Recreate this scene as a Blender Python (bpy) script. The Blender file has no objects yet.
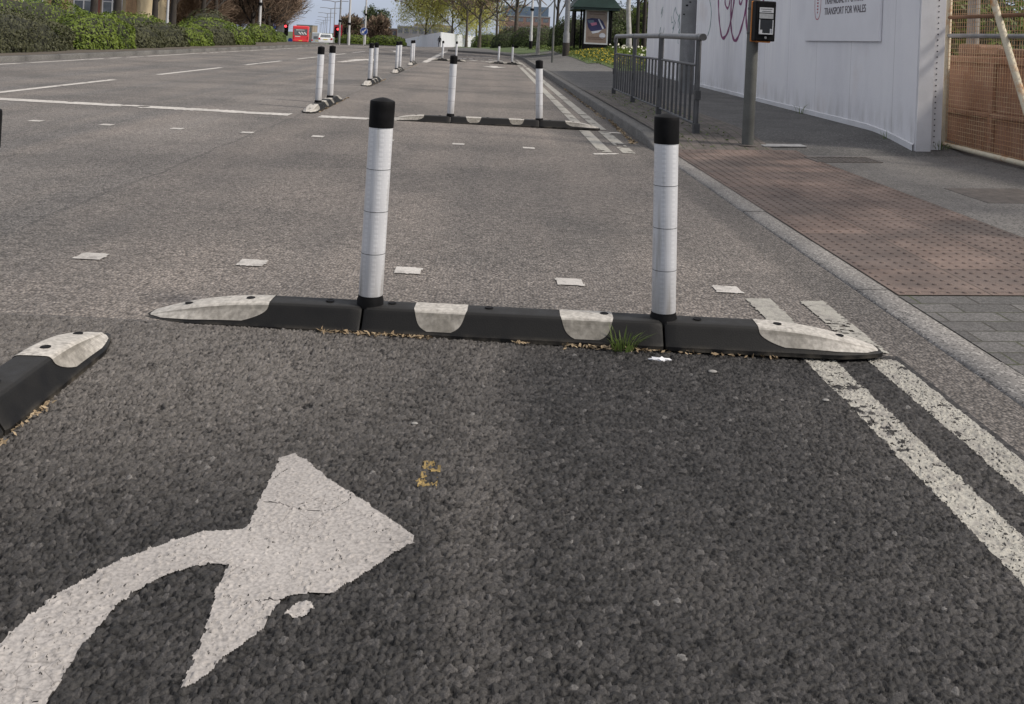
import bpy, bmesh, math, random
import numpy as np
from mathutils import Vector, Matrix, noise as mnoise
R=math.radians
rng=np.random.default_rng(11); random.seed(11)
sc=bpy.context.scene
COL=sc.collection

# ------------------------------------------------------------------ helpers
def ss(a,b,t):
    t=np.clip((np.asarray(t,float)-a)/(b-a),0,1); return t*t*(3-2*t)
def Zt(X,Y):
    """height of the ground (road on the left of the kerb, pavement on its right)"""
    X=np.asarray(X,float); Y=np.asarray(Y,float)
    kd=.0175-.0125*ss(-25,8,X)
    t=np.clip(Y-50,0,420); dr=-kd*(t*t/(t+14))
    road=-.01*np.maximum(X,-9)
    k=-.016+.115*ss(8.6,10.2,Y)
    pav=k+.035*np.clip(X-1.62,0,6)+.38*ss(24,44,Y)*ss(1.8,5,X)
    return np.where(X<1.62,road,pav)+dr
def zt(x,y): return float(Zt(x,y))

def tag(o,label=None,cat=None,group=None,kind=None):
    if label: o['label']=label
    if cat: o['category']=cat
    if group: o['group']=group
    if kind: o['kind']=kind
    return o
def empty(name,loc=(0,0,0),rz=0):
    o=bpy.data.objects.new(name,None); COL.objects.link(o)
    o.location=loc; o.rotation_euler=(0,0,rz); o.empty_display_size=.1
    return o
def link(name,me,parent=None):
    o=bpy.data.objects.new(name,me); COL.objects.link(o)
    if parent is not None: o.parent=parent
    return o
class MB:
    def __init__(s): s.v=[]; s.f=[]; s.mi=[]; s.m=0
    def add(s,vs,fs):
        b=len(s.v); s.v+= [tuple(map(float,v)) for v in vs]
        for f in fs: s.f.append(tuple(b+i for i in f)); s.mi.append(s.m)
        return s
    def box(s,c,d,rz=0,rot=None):
        hx,hy,hz=d[0]/2,d[1]/2,d[2]/2
        M=rot if rot is not None else Matrix.Rotation(rz,3,'Z')
        vs=[Vector(c)+M@Vector((x,y,z)) for z in(-hz,hz) for y in(-hy,hy) for x in(-hx,hx)]
        return s.add(vs,[(0,2,3,1),(4,5,7,6),(0,1,5,4),(2,6,7,3),(0,4,6,2),(1,3,7,5)])
    def b2(s,a,b): # box from corner to corner
        return s.box([(a[i]+b[i])/2 for i in range(3)],[abs(b[i]-a[i]) for i in range(3)])
    def tube(s,pts,rad,n=8,caps=True):
        pts=[Vector(p) for p in pts]
        if not hasattr(rad,'__len__'): rad=[rad]*len(pts)
        rings=[]; 
        for i,p in enumerate(pts):
            d=(pts[min(i+1,len(pts)-1)]-pts[max(i-1,0)]).normalized()
            a=Vector((0,0,1)) if abs(d.z)<.9 else Vector((1,0,0))
            u=d.cross(a).normalized(); w=d.cross(u)
            rings.append([p+(u*math.cos(2*math.pi*k/n)+w*math.sin(2*math.pi*k/n))*rad[i] for k in range(n)])
        vs=[q for r in rings for q in r]; fs=[]
        for i in range(len(pts)-1):
            for k in range(n):
                k2=(k+1)%n; fs.append((i*n+k,i*n+k2,(i+1)*n+k2,(i+1)*n+k))
        if caps: fs.append(tuple(range(n-1,-1,-1))); fs.append(tuple((len(pts)-1)*n+k for k in range(n)))
        return s.add(vs,fs)
    def lathe(s,prof,c=(0,0,0),n=24):
        vs=[];fs=[]
        for r,z in prof:
            for k in range(n):
                a=2*math.pi*k/n; vs.append((c[0]+r*math.cos(a),c[1]+r*math.sin(a),c[2]+z))
        for i in range(len(prof)-1):
            for k in range(n):
                k2=(k+1)%n; fs.append((i*n+k,i*n+k2,(i+1)*n+k2,(i+1)*n+k))
        fs.append(tuple(range(n-1,-1,-1))); fs.append(tuple((len(prof)-1)*n+k for k in range(n)))
        return s.add(vs,fs)
    def prism(s,poly,z0,z1):
        n=len(poly); vs=[(x,y,z0) for x,y in poly]+[(x,y,z1) for x,y in poly]
        fs=[tuple(range(n-1,-1,-1)),tuple(range(n,2*n))]+[(i,(i+1)%n,n+(i+1)%n,n+i) for i in range(n)]
        return s.add(vs,fs)
    def xform(s,M,start=0):
        s.v=s.v[:start]+[tuple(M@Vector(v)) for v in s.v[start:]]; return s
    def build(s,name,mats,parent=None,smooth=False,bevel=0,ang=40):
        me=bpy.data.meshes.new(name); me.from_pydata(s.v,[],s.f); 
        if not isinstance(mats,(list,tuple)): mats=[mats]
        for m in mats: me.materials.append(m)
        me.polygons.foreach_set('material_index',s.mi)
        bm=bmesh.new(); bm.from_mesh(me)
        bmesh.ops.recalc_face_normals(bm,faces=bm.faces)
        if bevel:
            ed=[e for e in bm.edges if len(e.link_faces)==2 and e.calc_face_angle(0)>R(35)]
            bmesh.ops.bevel(bm,geom=ed,offset=bevel,segments=2,profile=.6,affect='EDGES',clamp_overlap=True)
        if smooth:
            for f in bm.faces: f.smooth=True
            for e in bm.edges:
                if len(e.link_faces)==2 and e.calc_face_angle(0)>R(ang): e.smooth=False
        bm.to_mesh(me); bm.free()
        return link(name,me,parent)
def np_mesh(name,V,F,mats,parent=None,smooth=False,attr=None):
    """V (n,3) array, F (m,k) int array"""
    me=bpy.data.meshes.new(name); V=np.asarray(V,np.float32); F=np.asarray(F,np.int32)
    m,k=F.shape
    me.vertices.add(len(V)); me.vertices.foreach_set('co',V.ravel())
    me.loops.add(m*k); me.loops.foreach_set('vertex_index',F.ravel())
    me.polygons.add(m); me.polygons.foreach_set('loop_start',np.arange(0,m*k,k,dtype=np.int32))
    me.polygons.foreach_set('loop_total',np.full(m,k,np.int32))
    if smooth: me.polygons.foreach_set('use_smooth',np.ones(m,bool))
    if attr is not None:
        for nm,a in attr.items():
            at=me.attributes.new(nm,'FLOAT','POINT'); at.data.foreach_set('value',np.asarray(a,np.float32))
    me.update(calc_edges=True)
    if not isinstance(mats,(list,tuple)): mats=[mats]
    for q in mats: me.materials.append(q)
    return link(name,me,parent)
def grid_sheet(name,xs,ys,zf,m,dz=0,keep=None,smooth=True,parent=None):
    xs=np.asarray(xs,float); ys=np.asarray(ys,float)
    X,Y=np.meshgrid(xs,ys); V=np.stack([X,Y,zf(X,Y)+dz],-1).reshape(-1,3)
    nx=len(xs); I,J=np.meshgrid(np.arange(nx-1),np.arange(len(ys)-1))
    a=(J*nx+I).ravel(); F=np.stack([a,a+1,a+1+nx,a+nx],-1)
    if keep is not None:
        cx=(X[:-1,:-1]+X[1:,1:]).ravel()/2; cy=(Y[:-1,:-1]+Y[1:,1:]).ravel()/2
        F=F[keep(cx,cy)]
    return np_mesh(name,V,F,m,parent,smooth)
def leaf_cards(C,N,size,aspect=.6,jit=.7):
    """C centres, N outward directions -> quads with random tilt"""
    n=len(C); N=N/np.maximum(np.linalg.norm(N,axis=1,keepdims=True),1e-6)
    N=N+rng.normal(0,jit,(n,3)); N/=np.linalg.norm(N,axis=1,keepdims=True)
    A=rng.normal(0,1,(n,3)); U=np.cross(N,A); U/=np.linalg.norm(U,axis=1,keepdims=True); W=np.cross(N,U)
    s=size*rng.uniform(.6,1.35,(n,1)); U=U*s; W=W*s*aspect
    V=np.stack([C-U,C-W*.9+U*.1,C+U,C+W*.9+U*.1],1).reshape(-1,3)
    return V,np.arange(4*n).reshape(n,4)

# ------------------------------------------------------------------ materials
class NT:
    def __init__(s,name):
        s.m=bpy.data.materials.new(name); s.m.use_nodes=True; s.t=s.m.node_tree; s.n=s.t.nodes; s.n.clear()
        s.out=s.n.new('ShaderNodeOutputMaterial'); s.b=s.n.new('ShaderNodeBsdfPrincipled'); s.l(s.b.outputs[0],s.out.inputs[0])
        s.tc=s.n.new('ShaderNodeTexCoord')
    def l(s,a,b): s.t.links.new(a,b)
    def set(s,node,key,v):
        i=node.inputs[key]
        if isinstance(v,bpy.types.NodeSocket): s.l(v,i)
        else:
            if hasattr(v,'__len__') and len(v)==3 and i.type=='RGBA': v=(*v,1)
            i.default_value=v
    def obj(s): return s.tc.outputs['Object']
    def mapping(s,v,scale=(1,1,1),loc=(0,0,0)):
        m=s.n.new('ShaderNodeMapping'); s.l(v,m.inputs[0]); m.inputs['Scale'].default_value=scale; m.inputs['Location'].default_value=loc; return m.outputs[0]
    def noise(s,scale,v=None,detail=3,rough=.55,col=False):
        q=s.n.new('ShaderNodeTexNoise'); s.l(v or s.obj(),q.inputs['Vector']); q.inputs['Scale'].default_value=scale
        q.inputs['Detail'].default_value=detail; q.inputs['Roughness'].default_value=rough
        return q.outputs['Color' if col else 'Fac']
    def voro(s,scale,v=None,feature='F1',out='Distance',rand=1):
        q=s.n.new('ShaderNodeTexVoronoi'); q.feature=feature; s.l(v or s.obj(),q.inputs['Vector']); q.inputs['Scale'].default_value=scale
        q.inputs['Randomness'].default_value=rand
        return q.outputs[out]
    def ramp(s,f,stops,interp='LINEAR'):
        q=s.n.new('ShaderNodeValToRGB'); s.l(f,q.inputs[0]); q.color_ramp.interpolation=interp
        e=q.color_ramp.elements
        while len(e)<len(stops): e.new(.5)
        for k,(p,c) in enumerate(stops):
            e[k].position=p; e[k].color=(c,c,c,1) if not hasattr(c,'__len__') else (*c,1)
        return q.outputs[0]
    def mix(s,f,a,b,mode='MIX'):
        q=s.n.new('ShaderNodeMix'); q.data_type='RGBA'; q.blend_type=mode
        s.set(q,0,f); s.set(q,6,a); s.set(q,7,b); return q.outputs[2]
    def math(s,op,a,b=0,c=None,clamp=False):
        q=s.n.new('ShaderNodeMath'); q.operation=op; q.use_clamp=clamp; s.set(q,0,a); s.set(q,1,b)
        if c is not None: s.set(q,2,c)
        return q.outputs[0]
    def sep(s,v):
        q=s.n.new('ShaderNodeSeparateXYZ'); s.l(v,q.inputs[0]); return q.outputs
    def bump(s,h,strength=.4,dist=.01,nrm=None):
        q=s.n.new('ShaderNodeBump'); s.l(h,q.inputs['Height']); q.inputs['Strength'].default_value=strength; q.inputs['Distance'].default_value=dist
        if nrm is not None: s.l(nrm,q.inputs['Normal'])
        return q.outputs[0]
    def attr(s,name):
        q=s.n.new('ShaderNodeAttribute'); q.attribute_name=name; return q.outputs['Fac']
    def done(s,col,rough=.8,nrm=None,metal=0,spec=None,**kw):
        s.set(s.b,'Base Color',col); s.set(s.b,'Roughness',rough); s.set(s.b,'Metallic',metal)
        if spec is not None: s.set(s.b,'Specular IOR Level',spec)
        if nrm is not None: s.l(nrm,s.b.inputs['Normal'])
        for k,v in kw.items(): s.set(s.b,k,v)
        return s.m
def sc3(c,k): return tuple(min(1,x*k) for x in c)
def plain(name,c,rough=.7,var=.25,scale=6,metal=0,bump=0,bscale=60,c2=None,spec=None,fine=.15):
    t=NT(name); n1=t.noise(scale,detail=4); f=t.ramp(n1,[(.3,0),(.7,1)])
    col=t.mix(f,sc3(c,1-var),c2 or sc3(c,1+var*.6))
    n2=t.noise(bscale,detail=2); col=t.mix(fine,col,t.ramp(n2,[(.3,.0),(.7,1.0)]),'OVERLAY')
    nr=t.bump(n2,bump,.01) if bump else None
    return t.done(col,rough,nr,metal,spec)

M={}
def leafmat(name,c,c2,trans=.25,rough=.6):
    t=NT(name); g=t.n.new('ShaderNodeNewGeometry'); r=g.outputs['Random Per Island']
    col=t.ramp(r,[(0,sc3(c,.7)),(.5,c),(1,c2)])
    n=t.noise(.9,detail=3); col=t.mix(t.ramp(n,[(.35,0),(.65,.6)]),col,sc3(c2,1.1))
    d=t.n.new('ShaderNodeBsdfTranslucent'); t.l(col,d.inputs[0])
    t.done(col,rough,spec=.25); mx=t.n.new('ShaderNodeMixShader'); mx.inputs[0].default_value=trans
    t.l(t.b.outputs[0],mx.inputs[1]); t.l(d.outputs[0],mx.inputs[2]); t.l(mx.outputs[0],t.out.inputs[0])
    return t.m

def x_shift(t,x,c,w): return t.math('DIVIDE',t.math('ABSOLUTE',t.math('SUBTRACT',x,c)),w,clamp=True)
def asphalt_far():
    t=NT('asphalt_worn'); o=t.obj(); x,y,z=t.sep(o)
    v=t.voro(85,out='Color'); vs=t.sep(v)[0]
    d=t.voro(85); 
    f1=t.noise(70,detail=3)
    # lane tone: cycle-lane surfacing brownish, carriageway greyer; older strip beside the kerb
    lane=t.ramp(t.math('MULTIPLY_ADD',x,.25,.93),[(.38,0),(.42,1)])      # 0 at x<-2.2, 1 right
    base=t.mix(lane,(.160,.152,.147),(.172,.156,.145))
    wp=t.math('MULTIPLY',t.ramp(x_shift(t,x,-2.9,.55),[(0,1),(1,0)]),t.ramp(t.noise(.9,t.mapping(o,(1,.25,1)),detail=4),[(.3,0),(.6,.8)])); base=t.mix(wp,base,(.235,.218,.205))
    st=t.noise(1,t.mapping(o,(1.9,.07,1)),detail=4); base=t.mix(t.ramp(st,[(.35,0),(.7,.75)]),base,(.250,.220,.197))
    bl=t.noise(.55,detail=5,rough=.6); base=t.mix(t.ramp(bl,[(.42,0),(.62,.55)]),base,(.085,.082,.080))
    kerbs=t.ramp(x,[(.0,0),(1,0)]) 
    ks=t.math('SMOOTH_MIN',t.math('MULTIPLY',t.math('SUBTRACT',x,1.34),12,clamp=True),1.0,.01)
    base=t.mix(t.math('MULTIPLY',ks,.55),base,(.085,.080,.077))
    # stone to stone colour
    base=t.mix(.55,base,t.ramp(vs,[(0,.08),(.5,.42),(.85,.66),(1,1.0)]),'OVERLAY')
    base=t.mix(.35,base,t.ramp(f1,[(.3,.2),(.7,.8)]),'OVERLAY')
    pits=t.ramp(d,[(.0,1),(.62,.9),(.85,.35)]); base=t.mix(.8,base,pits,'MULTIPLY')
    # construction seam along the lane edge and cross cracks
    wob=t.math('MULTIPLY_ADD',t.noise(1.5),.16,t.math('ADD',x,2.05))
    seam=t.math('LESS_THAN',t.math('ABSOLUTE',wob),.014)
    base=t.mix(t.math('MULTIPLY',seam,.28),base,(.03,.03,.03))
    wy=t.math('MULTIPLY_ADD',t.noise(.8),.5,y)
    cr=t.math('LESS_THAN',t.math('ABSOLUTE',t.math('SUBTRACT',wy,17.4)),.03)
    cr2=t.math('LESS_THAN',t.math('ABSOLUTE',t.math('SUBTRACT',wy,14.0)),.02)
    base=t.mix(t.math('MULTIPLY',t.math('MAXIMUM',cr,cr2),.55),base,(.03,.03,.03))
    h=t.math('MULTIPLY_ADD',f1,.5,t.math('MULTIPLY',d,-1.0))
    return t.done(base,.88,t.bump(h,1.0,.009),spec=.35)
def asphalt_near():
    t=NT('asphalt_coarse'); o=t.obj()
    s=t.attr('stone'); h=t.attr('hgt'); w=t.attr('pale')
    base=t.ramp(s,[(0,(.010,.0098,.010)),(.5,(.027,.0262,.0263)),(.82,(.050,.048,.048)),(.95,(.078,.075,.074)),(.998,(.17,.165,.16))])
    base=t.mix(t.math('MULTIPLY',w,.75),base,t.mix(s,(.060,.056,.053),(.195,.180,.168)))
    base=t.mix(t.ramp(h,[(.10,.9),(.40,0)]),base,(.008,.0078,.0078))  # black binder in the gaps, with crevice shade painted into the colour
    f=t.noise(320,detail=3); base=t.mix(.5,base,t.ramp(f,[(.3,.15),(.7,.85)]),'OVERLAY')
    return t.done(base,t.mix(s,(.5,.5,.5),(.75,.75,.75)),t.bump(f,.55,.003),spec=.22)
def paint_mat(name,c,wear=.45,scale=22):
    t=NT(name); n=t.noise(scale,detail=6,rough=.65); n2=t.noise(2.3,detail=4)
    col=t.mix(t.ramp(n2,[(.3,0),(.7,1)]),sc3(c,.78),c)
    n3=t.noise(190,detail=3); col=t.mix(.4,col,t.ramp(n3,[(.3,.25),(.65,.8)]),'OVERLAY')
    col=t.mix(t.ramp(n,[(wear,0),(wear+.17,.8)]),col,(.17,.16,.15))
    return t.done(col,.7,t.bump(n3,.4,.003))
# ------------------------------------------------------------------ base materials
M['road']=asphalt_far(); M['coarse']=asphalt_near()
M['white_paint']=paint_mat('white_road_paint',(.45,.43,.405),.50)
M['line_paint']=paint_mat('pale_yellow_road_paint',(.31,.30,.268),.47,30)
M['soil']=plain('soil',(.075,.062,.048),.95,.4,3,bump=.5,bscale=40)
M['grass_ground']=plain('grass_ground',(.055,.085,.022),.95,.4,2,bump=.6,bscale=60)
M['rubber']=plain('black_rubber',(.017,.017,.018),.62,.4,9,bump=.25,bscale=260,c2=(.040,.039,.037),spec=.35)
M['rubber_edge']=plain('rubber_dirty',(.03,.029,.027),.8,.4,12)
M['black_plastic']=plain('black_plastic',(.006,.006,.0065),.6,.3,20,spec=.10,c2=(.010,.010,.011))
M['steel_grey']=plain('painted_grey_steel',(.070,.072,.077),.55,.25,14,bump=.1,bscale=150)
M['galv']=plain('galvanised_steel',(.19,.193,.20),.5,.22,10,metal=.2)
M['dark_steel']=plain('dark_steel',(.05,.052,.055),.6,.3,12)
M['concrete']=plain('concrete',(.24,.235,.225),.9,.25,5,bump=.3,bscale=140)
def speckle(name,c,dark,light,scale=130,bump=.4,var=.2):
    t=NT(name); r=t.sep(t.voro(scale,out='Color'))[0]; n=t.noise(2.2,detail=4)
    col=t.mix(t.ramp(n,[(.3,0),(.7,1)]),sc3(c,1-var),sc3(c,1+var))
    col=t.mix(t.ramp(r,[(.12,1),(.2,0)]),col,dark); col=t.mix(t.ramp(r,[(.82,0),(.92,.75)]),col,light)
    return t.done(col,.9,t.bump(t.voro(scale),bump,.004))
M['kerb']=speckle('exposed_aggregate_kerb',(.150,.144,.139),(.06,.058,.056),(.31,.30,.29))
M['kerb_dark']=speckle('weathered_kerb',(.10,.097,.092),(.05,.05,.048),(.18,.175,.17))
M['footway']=speckle('footway_asphalt',(.080,.077,.074),(.05,.05,.05),(.17,.165,.16),90,.5,.3)
M['slab']=speckle('pale_paving',(.118,.112,.106),(.055,.053,.051),(.21,.20,.19),110,.4,.25)

def blister_mat():
    t=NT('red_blister_paving'); o=t.obj(); n=t.noise(3,detail=5); f=t.noise(180,detail=2)
    x,y,z=t.sep(o)
    col=t.mix(t.ramp(n,[(.3,0),(.68,1)]),(.082,.060,.053),(.180,.138,.121))
    bx=t.n.new('ShaderNodeTexBrick'); t.l(t.mapping(o,(1,1,1),(-1.762,-.02,0)),bx.inputs[0])
    bx.inputs['Scale'].default_value=1; bx.inputs['Brick Width'].default_value=.4; bx.inputs['Row Height'].default_value=.4
    bx.offset=0; bx.inputs['Mortar Size'].default_value=.004; bx.inputs['Color1'].default_value=(.75,.75,.75,1); bx.inputs['Color2'].default_value=(1.1,1.05,1.0,1); bx.inputs['Mortar'].default_value=(.35,.32,.28,1)
    col=t.mix(1,col,bx.outputs[0],'MULTIPLY')
    st=t.noise(1,t.mapping(o,(1.2,2.4,1)),detail=4); col=t.mix(t.ramp(st,[(.45,0),(.68,.6)]),col,(.045,.038,.036))
    col=t.mix(.4,col,t.ramp(f,[(.3,.2),(.7,.8)]),'OVERLAY')
    return t.done(col,.85,t.bump(f,.3,.003))
M['blister']=blister_mat()
def block_mat(name,c,w=.2,h=.1,rot=0,moss=.5):
    t=NT(name); o=t.obj(); m=t.n.new('ShaderNodeMapping'); t.l(o,m.inputs[0]); m.inputs['Rotation'].default_value=(0,0,rot)
    b=t.n.new('ShaderNodeTexBrick'); t.l(m.outputs[0],b.inputs[0]); b.inputs['Scale'].default_value=1
    b.inputs['Brick Width'].default_value=w; b.inputs['Row Height'].default_value=h; b.inputs['Mortar Size'].default_value=.005; b.inputs['Mortar Smooth'].default_value=.2
    b.inputs['Color1'].default_value=(*sc3(c,.75),1); b.inputs['Color2'].default_value=(*sc3(c,1.2),1)
    g=t.mix(t.ramp(t.noise(2.4,detail=4),[(.45,0),(.6,moss)]),(.035,.032,.028),(.055,.075,.016)); t.l(g,b.inputs['Mortar'])
    r=t.sep(t.voro(150,out='Color'))[0]; col=t.mix(.5,b.outputs[0],t.ramp(r,[(0,.15),(.5,.5),(1,.95)]),'OVERLAY')
    st=t.noise(3,detail=5); col=t.mix(t.ramp(st,[(.5,0),(.75,.5)]),col,sc3(c,.45))
    h=t.math('MULTIPLY_ADD',b.outputs[1],-1.2,t.math('MULTIPLY',r,.35))
    return t.done(col,.88,t.bump(h,.6,.006))
M['blocks']=block_mat('grey_block_paving',(.088,.085,.083),.24,.12)
M['brickpath']=block_mat('brown_block_edging',(.105,.090,.080),.2,.1,R(90),.9)

# ------------------------------------------------------------------ ground, road, pavements
def axis(*segs):
    out=[]
    for a,b,st in segs: out+=list(np.arange(a,b-1e-6,st))
    return np.array(out+[segs[-1][1]])
gx=axis((-1500,-200,325),(-200,-60,35),(-60,60,6),(60,200,35),(200,1500,325))
gy=axis((-400,-20,95),(-20,60,4),(60,400,10),(400,2400,400))
tag(grid_sheet('ground',gx,gy,Zt,M['grass_ground'],-.22),kind='structure')

NX0,NX1,NY0,NY1=-2.15,1.42,.95,3.19          # the coarse, stony patch in front of the rubber kerb
def xleft(Y): return np.interp(Y,[-10,50,60,80,120,158,300,450],[-9.4,-9.4,-10.4,-15,-25,-35,-66,-98])
def xright(Y): return np.interp(Y,[-10,49,51,53,55,57,58.5,60,61,62.5,150,450],[1.614,1.614,1.5,1.2,.6,-.4,-1.4,-2.3,-2.65,-2.8,-5.6,-13.5])
ry=np.unique(np.concatenate([axis((-10,0.,2),(0,12,.5),(12,70,1),(70,320,5)),[NY0+.012,NY1-.012,49,51,53,55,57,58.5,60,61,62.5]]))
rx=np.unique(np.concatenate([axis((-60,-9,3),(-9,0,.5)),np.array([NX0+.012,NX1-.012,0,.5,1.0,1.614])]))
def road_keep(cx,cy): return ~((cx>NX0)&(cx<NX1)&(cy>NY0)&(cy<NY1))
rd_ys=ry; XX,YY=np.meshgrid(rx,rd_ys)
XX=np.minimum(XX,np.where(YY<48.9,1.614,xright(YY))[:, :] if True else XX)
V=np.stack([XX,YY,Zt(np.minimum(XX,1.6),YY)],-1).reshape(-1,3); nx=len(rx)
I,J=np.meshgrid(np.arange(nx-1),np.arange(len(rd_ys)-1)); a=(J*nx+I).ravel(); F=np.stack([a,a+1,a+1+nx,a+nx],-1)
cx=((rx[:-1]+rx[1:])/2)[I.ravel()]; cy=((rd_ys[:-1]+rd_ys[1:])/2)[J.ravel()]
tag(np_mesh('road',V,F[road_keep(cx,cy)],M['road']),kind='structure')

# --- stones of the coarse asphalt, real relief
GS=.0116; TN=420
_tab=np.random.default_rng(5).random((TN,TN,5))
def vnoise(x,y,s,seed=0):
    T=np.random.default_rng(100+seed).random((128,128)); x=np.asarray(x)/s+50; y=np.asarray(y)/s+50
    i=np.floor(x).astype(int); j=np.floor(y).astype(int); u=x-i; v=y-j; u=u*u*(3-2*u); v=v*v*(3-2*v)
    g=lambda a,b:T[a%128,b%128]
    return (g(i,j)*(1-u)+g(i+1,j)*u)*(1-v)+(g(i,j+1)*(1-u)+g(i+1,j+1)*u)*v
def fbm(x,y,s,seed=0,o=4): return sum(vnoise(x,y,s/2**k,seed+k)*.5**k for k in range(o))/sum(.5**k for k in range(o))
def stones(X,Y):
    wx=X+.004*(vnoise(X,Y,.012,40)-.5); wy=Y+.004*(vnoise(X,Y,.012,41)-.5)
    i=np.floor((wx+3)/GS).astype(int); j=np.floor((wy+1)/GS).astype(int)
    f1=np.full(X.shape,9.); f2=np.full(X.shape,9.); b=[np.zeros(X.shape) for _ in range(5)]
    for di in(-1,0,1):
        for dj in(-1,0,1):
            t=_tab[(i+di)%TN,(j+dj)%TN]
            px=(i+di+.5+(t[...,0]-.5)*.95)*GS-3; py=(j+dj+.5+(t[...,1]-.5)*.95)*GS-1
            d=np.hypot((wx-px),(wy-py))/GS-.42*t[...,2]
            n=d<f1; f2=np.where(n,f1,np.minimum(f2,d)); f1=np.where(n,d,f1)
            for q,val in zip(range(5),(t[...,2],t[...,3],t[...,4],wx-px,wy-py)): b[q]=np.where(n,val,b[q])
    e=np.clip((f2-f1)/.27,0,1); dome=1-(1-e)**1.8
    amp=(.0080-.0018*ss(-.1,.35,X))*(.75+.5*fbm(X,Y,.5,60))
    topp=.45+.5*b[0]+((b[1]-.5)*b[3]+(b[2]-.5)*b[4])/GS*1.9
    h=dome*np.minimum(topp,1.15)*.55+.45*np.minimum(np.clip(topp,.1,1.2),e*1.5)
    h+= .20*(vnoise(X,Y,.0045,70)-.5)
    # extra holes where a stone has been plucked
    h-= .5*ss(.78,.82,fbm(X,Y,.03,80,2))
    return np.clip(h,-.25,1.35)*amp, b[1]*.55+b[2]*.45, np.clip(h,0,1)
def patch_off(X,Y):
    h,s,q=stones(X,Y)
    ed=np.minimum(np.minimum(ss(NX0,NX0+.08,X),ss(NX1,NX1-.05,X)),np.minimum(ss(NY0,NY0+.05,Y),ss(NY1,NY1-.03,Y)))
    return (-.0048+h)*ed+.0005*(1-ed),s,q
xs=np.concatenate([np.arange(NX0,-1.3,.0036),np.arange(-1.3,1.2,.0026),np.arange(1.2,NX1,.0036),[NX1]]); ys=np.concatenate([np.arange(NY0,1.25,.004),np.arange(1.25,2.1,.0024),np.arange(2.1,2.6,.003),np.arange(2.6,NY1-.003,.0036),[NY1]])
X,Y=np.meshgrid(xs,ys); off,sv,hv=patch_off(X,Y)
Z=Zt(np.minimum(X,1.6),Y)+off; nx=len(xs)
I,J=np.meshgrid(np.arange(nx-1),np.arange(len(ys)-1)); a=(J*nx+I).ravel()
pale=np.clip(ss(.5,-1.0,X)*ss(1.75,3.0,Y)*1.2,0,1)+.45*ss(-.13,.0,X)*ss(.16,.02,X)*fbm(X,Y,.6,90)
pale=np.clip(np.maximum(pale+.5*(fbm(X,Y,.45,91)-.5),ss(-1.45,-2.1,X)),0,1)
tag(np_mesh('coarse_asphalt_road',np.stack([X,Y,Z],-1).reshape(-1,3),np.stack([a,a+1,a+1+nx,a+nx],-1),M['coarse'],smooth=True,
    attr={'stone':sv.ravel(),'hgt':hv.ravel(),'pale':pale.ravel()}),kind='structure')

# --- paint lying on the stones
def inpoly(px,py,poly):
    ins=np.zeros(px.shape,bool); n=len(poly)
    for k in range(n):
        x0,y0=poly[k]; x1,y1=poly[(k+1)%n]
        if y0==y1: continue
        c=((y0>py)!=(y1>py))&(px<(x1-x0)*(py-y0)/(y1-y0)+x0); ins^=c
    return ins
def paint(name,poly,m,g=.0034,level=-.0008,lift=.0009,ragged=.006,wear=None,near=True):
    P=np.array(poly); x0,y0=P.min(0)-.01; x1,y1=P.max(0)+.01
    xs=np.arange(x0,x1,g); ys=np.arange(y0,y1,g); X,Y=np.meshgrid(xs,ys)
    if near:
        off,_,_=patch_off(X,Y); z=Zt(np.minimum(X,1.6),Y)+np.maximum(off,level+.0008*(fbm(X,Y,.03,30)-.5))+lift
    else: z=Zt(np.minimum(X,1.6),Y)+.004
    cx=X[:-1,:-1]+g/2; cy=Y[:-1,:-1]+g/2
    jx=cx+ragged*2*(fbm(cx,cy,.02,20,2)-.5); jy=cy+ragged*2*(fbm(cx,cy,.02,25,2)-.5)
    k=inpoly(jx,jy,poly)
    if wear is not None: k&=~wear(cx,cy)
    nx=len(xs); I,J=np.meshgrid(np.arange(nx-1),np.arange(len(ys)-1)); a=(J*nx+I)[k]
    Fq=np.stack([a,a+1,a+1+nx,a+nx],-1); u,inv=np.unique(Fq,return_inverse=True)
    V=np.stack([X,Y,z],-1).reshape(-1,3)[u]
    return np_mesh(name,V,inv.reshape(Fq.shape),m,smooth=True)
ARW=[(-0.415,2.248),(-0.444,2.218),(-0.441,2.004),(-0.442,1.904),(-0.514,1.888),(-0.568,1.85),(-0.609,1.806),(-0.647,1.762),(-0.673,1.711),(-0.704,1.663),(-0.722,1.58),(-0.735,1.50),(-.745,1.4),(-.75,1.2),(-.75,1.0),(-.60,1.0),(-.598,1.2),(-0.598,1.402),(-0.601,1.46),(-0.604,1.53),(-0.599,1.587),(-0.589,1.648),(-0.568,1.694),(-0.538,1.737),(-0.506,1.759),(-0.472,1.776),(-0.441,1.778),(-0.442,1.751),(-0.431,1.634),(-0.421,1.533),(-0.422,1.462),(-0.419,1.44),(-0.392,1.479),(-0.357,1.549),(-0.33,1.605),(-0.329,1.635),(-0.318,1.685),(-0.261,1.703),(-0.231,1.705),(-0.173,1.791),(-0.108,1.88),(-0.106,1.904),(-0.139,1.943),(-0.222,2.035),(-0.308,2.122),(-0.397,2.233)]
def crackwear(x,y):
    c=np.abs(fbm(x,y,.16,33,3)-.5)<.0045
    hole=(fbm(x,y,.05,36,3)>.86)
    return (c&(x>-.45)&(x<-.17)&(fbm(x,y,.2,39)>.42))|hole
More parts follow.
